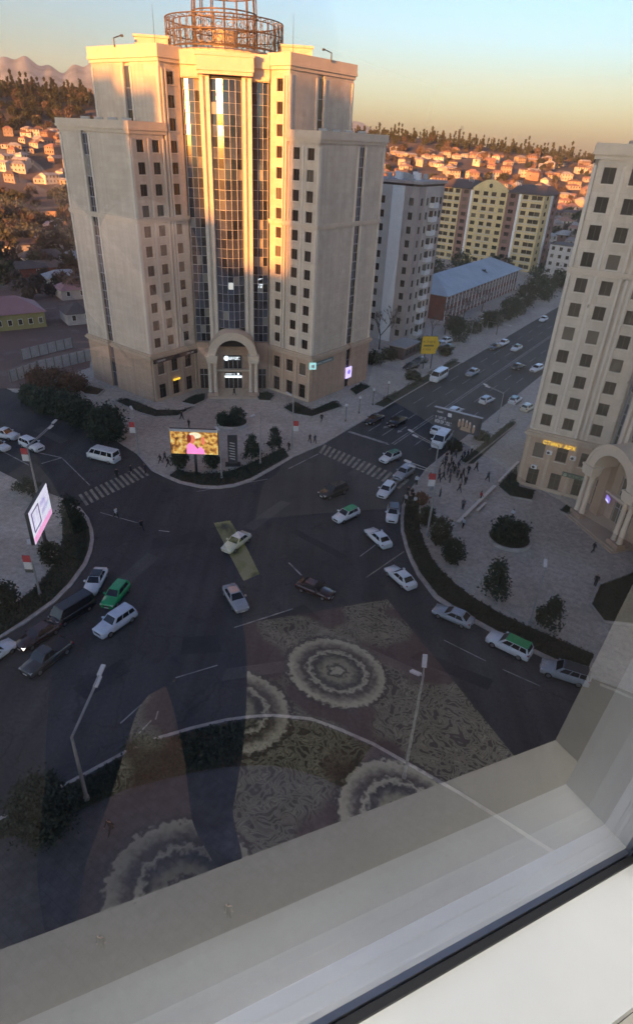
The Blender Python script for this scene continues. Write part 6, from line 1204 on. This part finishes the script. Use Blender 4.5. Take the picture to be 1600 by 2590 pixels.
for p, c in ((.07, dk), (.085, ol), (.135, dk), (.155, be), (.172, br_), (.235, be), (.25, br_)): x = e.new(p); x.color = c
fl = N.new('ShaderNodeTexVoronoi'); fl.feature = 'DISTANCE_TO_EDGE'; fl.inputs['Scale'].default_value = 38; fn = N.new('ShaderNodeTexNoise'); fn.inputs['Scale'].default_value = 9; Lk.new(tc.outputs['Object'], fn.inputs['Vector']); va = N.new('ShaderNodeVectorMath'); va.operation = 'MULTIPLY_ADD'; Lk.new(fn.outputs['Color'], va.inputs[0]); va.inputs[1].default_value = (.25, .25, 0); Lk.new(tc.outputs['Object'], va.inputs[2]); Lk.new(va.outputs[0], fl.inputs['Vector'])
fr_ = N.new('ShaderNodeValToRGB'); fr_.color_ramp.interpolation = 'LINEAR'; Lk.new(fl.outputs['Distance'], fr_.inputs[0]); f = fr_.color_ramp.elements; f[0].position = 0; f[0].color = br_; f[1].position = .07; f[1].color = ol; x = f.new(.22); x.color = br_
big = N.new('ShaderNodeTexNoise'); big.inputs['Scale'].default_value = 2.2; Lk.new(tc.outputs['Object'], big.inputs['Vector']); bm_ = N.new('ShaderNodeMapRange'); bm_.inputs[1].default_value = .48; bm_.inputs[2].default_value = .52; Lk.new(big.outputs[0], bm_.inputs[0]); mb = N.new('ShaderNodeMix'); mb.data_type = 'RGBA'; Lk.new(bm_.outputs[0], mb.inputs[0]); Lk.new(fr_.outputs[0], mb.inputs[6]); mb.inputs[7].default_value = (.13, .08, .068, 1)
gt = N.new('ShaderNodeMath'); gt.operation = 'GREATER_THAN'; gt.inputs[1].default_value = .262; Lk.new(wb.outputs[0], gt.inputs[0]); mc = N.new('ShaderNodeMix'); mc.data_type = 'RGBA'; Lk.new(gt.outputs[0], mc.inputs[0]); Lk.new(cr.outputs[0], mc.inputs[6]); Lk.new(mb.outputs[2], mc.inputs[7]); Lk.new(mc.outputs[2], pb.inputs['Base Color'])
b = MB(); b.prism([(-.1, .05), (1.74, .05), (1.88, -1.42), (.70, -1.42)], ZF + .002, ZF + .014); tag(rm(b.obj('carpet', cm)), 'beige and brown medallion carpet seen mirrored in the glass', 'carpet')
b = MB(); b.box(-1.2, 3.6, -4.2, -2.35, ZF + .002, ZF + .012); tag(rm(b.obj('carpet', mat('plain_carpet', (.10, .095, .092), .95, .12, 8))), 'plain greyish carpet at the back of the room, mirrored faintly', 'carpet')
def vfront(px, py, y=-.30):  # a photo pixel -> the point on a plane before the photographer whose mirror image it is
    d = ray(px, py); a = Vector((d.dot(EX), d.dot(EN), d.dot(EZ))); a *= (.60 - y) / a.y; return (a.x, y, a.z)
# photographer in dark clothes, holding the phone the picture is taken with
def figure():
    J = dict(pel=(.36, -.50, -.86), wai=(.35, -.48, -.70), che=(.32, -.46, -.46), nek=(.29, -.44, -.28), hea=(.27, -.41, -.13), top=(.27, -.42, -.03))
    R = dict(pel=(.17, .12), wai=(.155, .11), che=(.185, .12), nek=(.06, .06), hea=(.085, .10), top=(.06, .065))
    E = [('pel', 'wai'), ('wai', 'che'), ('che', 'nek'), ('nek', 'hea'), ('hea', 'top')]
    for s, hx, ex_, hand in ((-1, .24, (-.02, -.33, -.42), (-.09, -.11, -.05)), (1, .48, (.44, -.30, -.42), (.10, -.11, -.06))):
        k = 'l' if s < 0 else 'r'; fx = .16 if s < 0 else .58
        J.update({k + 'hip': (hx, -.50, -.93), k + 'kne': ((hx + fx) / 2, -.46, -1.30), k + 'ank': (fx, -.50, -1.66), k + 'toe': (fx + s * .02, -.34, -1.71), k + 'sho': (.32 + s * .20, -.46, -.36), k + 'elb': ex_, k + 'wri': hand})
        R.update({k + 'hip': (.115, .12), k + 'kne': (.08, .085), k + 'ank': (.06, .065), k + 'toe': (.05, .035), k + 'sho': (.085, .08), k + 'elb': (.055, .055), k + 'wri': (.034, .034)})
        E += [('pel', k + 'hip'), (k + 'hip', k + 'kne'), (k + 'kne', k + 'ank'), (k + 'ank', k + 'toe'), ('che', k + 'sho'), (k + 'sho', k + 'elb'), (k + 'elb', k + 'wri')]
        w = Vector(hand)
        for q in range(5):
            a = 'f%s%d' % (k, q); base = w + Vector((-s * (.012 + .004 * q) if q else -s * .005, .035 if q else .01, -.03 + .018 * q)); tip = base + Vector((-s * .035, .022, .004)); J[a] = tuple(base); J[a + 't'] = tuple(tip); R[a] = (.010, .010); R[a + 't'] = (.008, .008); E += [(k + 'wri', a), (a, a + 't')]
    names = list(J); me = bpy.data.meshes.new('p'); me.from_pydata([J[n] for n in names], [(names.index(a), names.index(c)) for a, c in E], []); o = bpy.data.objects.new('p', me); COL.objects.link(o); o.modifiers.new('s', 'SKIN')
    for i, n in enumerate(names): me.skin_vertices[0].data[i].radius = R[n]; me.skin_vertices[0].data[i].use_root = n == 'pel'
    sb = o.modifiers.new('u', 'SUBSURF'); sb.levels = sb.render_levels = 2; dg = bpy.context.evaluated_depsgraph_get(); out = bpy.data.meshes.new_from_object(o.evaluated_get(dg)); bpy.data.objects.remove(o)
    out.materials.clear(); [out.materials.append(m) for m in (CL['black'], CL['navy'], M_SKIN, M_HAIR)]
    for p in out.polygons: c = p.center; p.use_smooth = True; p.material_index = 3 if (c.z > -.07 and abs(c.x - .27) < .2 and c.y < -.3) or c.z < -1.66 else 2 if (c.z > -.28 and abs(c.x - .28) < .12 and c.y < -.3) or (c.y > -.16 and c.z > -.2) else 0 if c.z > -.88 else 1
    return out
fo = bpy.data.objects.new('person', figure()); link(fo); rm(fo); tag(fo, 'photographer in dark clothes, a dark shape mirrored in the glass', 'person')
sc = [vfront(508, 1246), vfront(546, 1240), vfront(582, 1300), vfront(612, 1360), vfront(574, 1376), vfront(540, 1310)]  # added strip: its pale colours stand for a bright reflection in the glass
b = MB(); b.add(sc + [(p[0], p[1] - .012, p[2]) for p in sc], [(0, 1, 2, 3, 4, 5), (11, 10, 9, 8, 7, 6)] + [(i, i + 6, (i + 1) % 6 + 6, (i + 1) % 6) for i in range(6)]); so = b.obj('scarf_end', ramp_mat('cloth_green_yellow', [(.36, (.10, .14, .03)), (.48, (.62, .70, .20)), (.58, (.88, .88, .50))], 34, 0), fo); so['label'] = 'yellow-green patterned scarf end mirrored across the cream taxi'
ph = MB(); ph.box(-.038, .038, -.080, .080, .006, .014); po = ph.obj('phone', M_PLASTIC, bevel=.002); po.matrix_world = cam.matrix_world.copy(); tag(po, 'dark phone held up to the window glass', 'phone')
# ceiling lamps (lit: their glints show on the sill and frame)
M_LAMP = mat('lamp_diffuser', (.9, .9, .88), .5, 0, 1, emit=(1.0, .97, .92), es=4.7)
for i, (x, y, l) in enumerate(((1.05, -.40, 'square lit ceiling lamp nearest the window, right'), (-.75, -.40, 'square lit ceiling lamp nearest the window, left'), (1.9, -2.4, 'square lit ceiling lamp at the right of the room'), (-.8, -2.4, 'square lit ceiling lamp at the left of the room'))):
    T = rm(empty('ceiling_lamp', (x, y, ZC), 0, l, 'lamp', 'ceiling lamps of the room')); b = MB(); b.box(-.32, .32, -.32, .32, -.05, -.002); b.obj('housing', M_PVC, T); b = MB(); b.box(-.28, .28, -.28, .28, -.058, -.0505); b.obj('diffuser', M_LAMP, T)
# the building we stand in
fa = math.atan2(EX.y, EX.x); T = empty('viewpoint_building', (-EN.x * .15, -EN.y * .15, -.12), fa, 'building that holds the room, below and behind the window', 'building')
b = MB(); b.box(-16, 14, -20, .0, 0, 41.6); b.obj('lower_storeys', M_STONE, T); b = MB(); b.box(-16, 14, -20, .0, 48.2, 56); b.obj('upper_storeys', M_STONE, T)
# ================================================================== evening haze: one closed box of even air round the whole scene
hm = bpy.data.materials.new('evening_haze'); hm.use_nodes = True; N = hm.node_tree.nodes; N.remove(N['Principled BSDF']); pv = N.new('ShaderNodeVolumePrincipled'); pv.inputs['Color'].default_value = (.80, .90, 1.0, 1); pv.inputs['Density'].default_value = 5.0e-5; pv.inputs['Anisotropy'].default_value = 0.0
hm.node_tree.links.new(pv.outputs[0], N['Material Output'].inputs['Volume'])
b = MB(); b.box(-9100, 9100, -2100, 12600, -60, 1000); o = b.obj('haze', hm); o['kind'] = 'stuff'
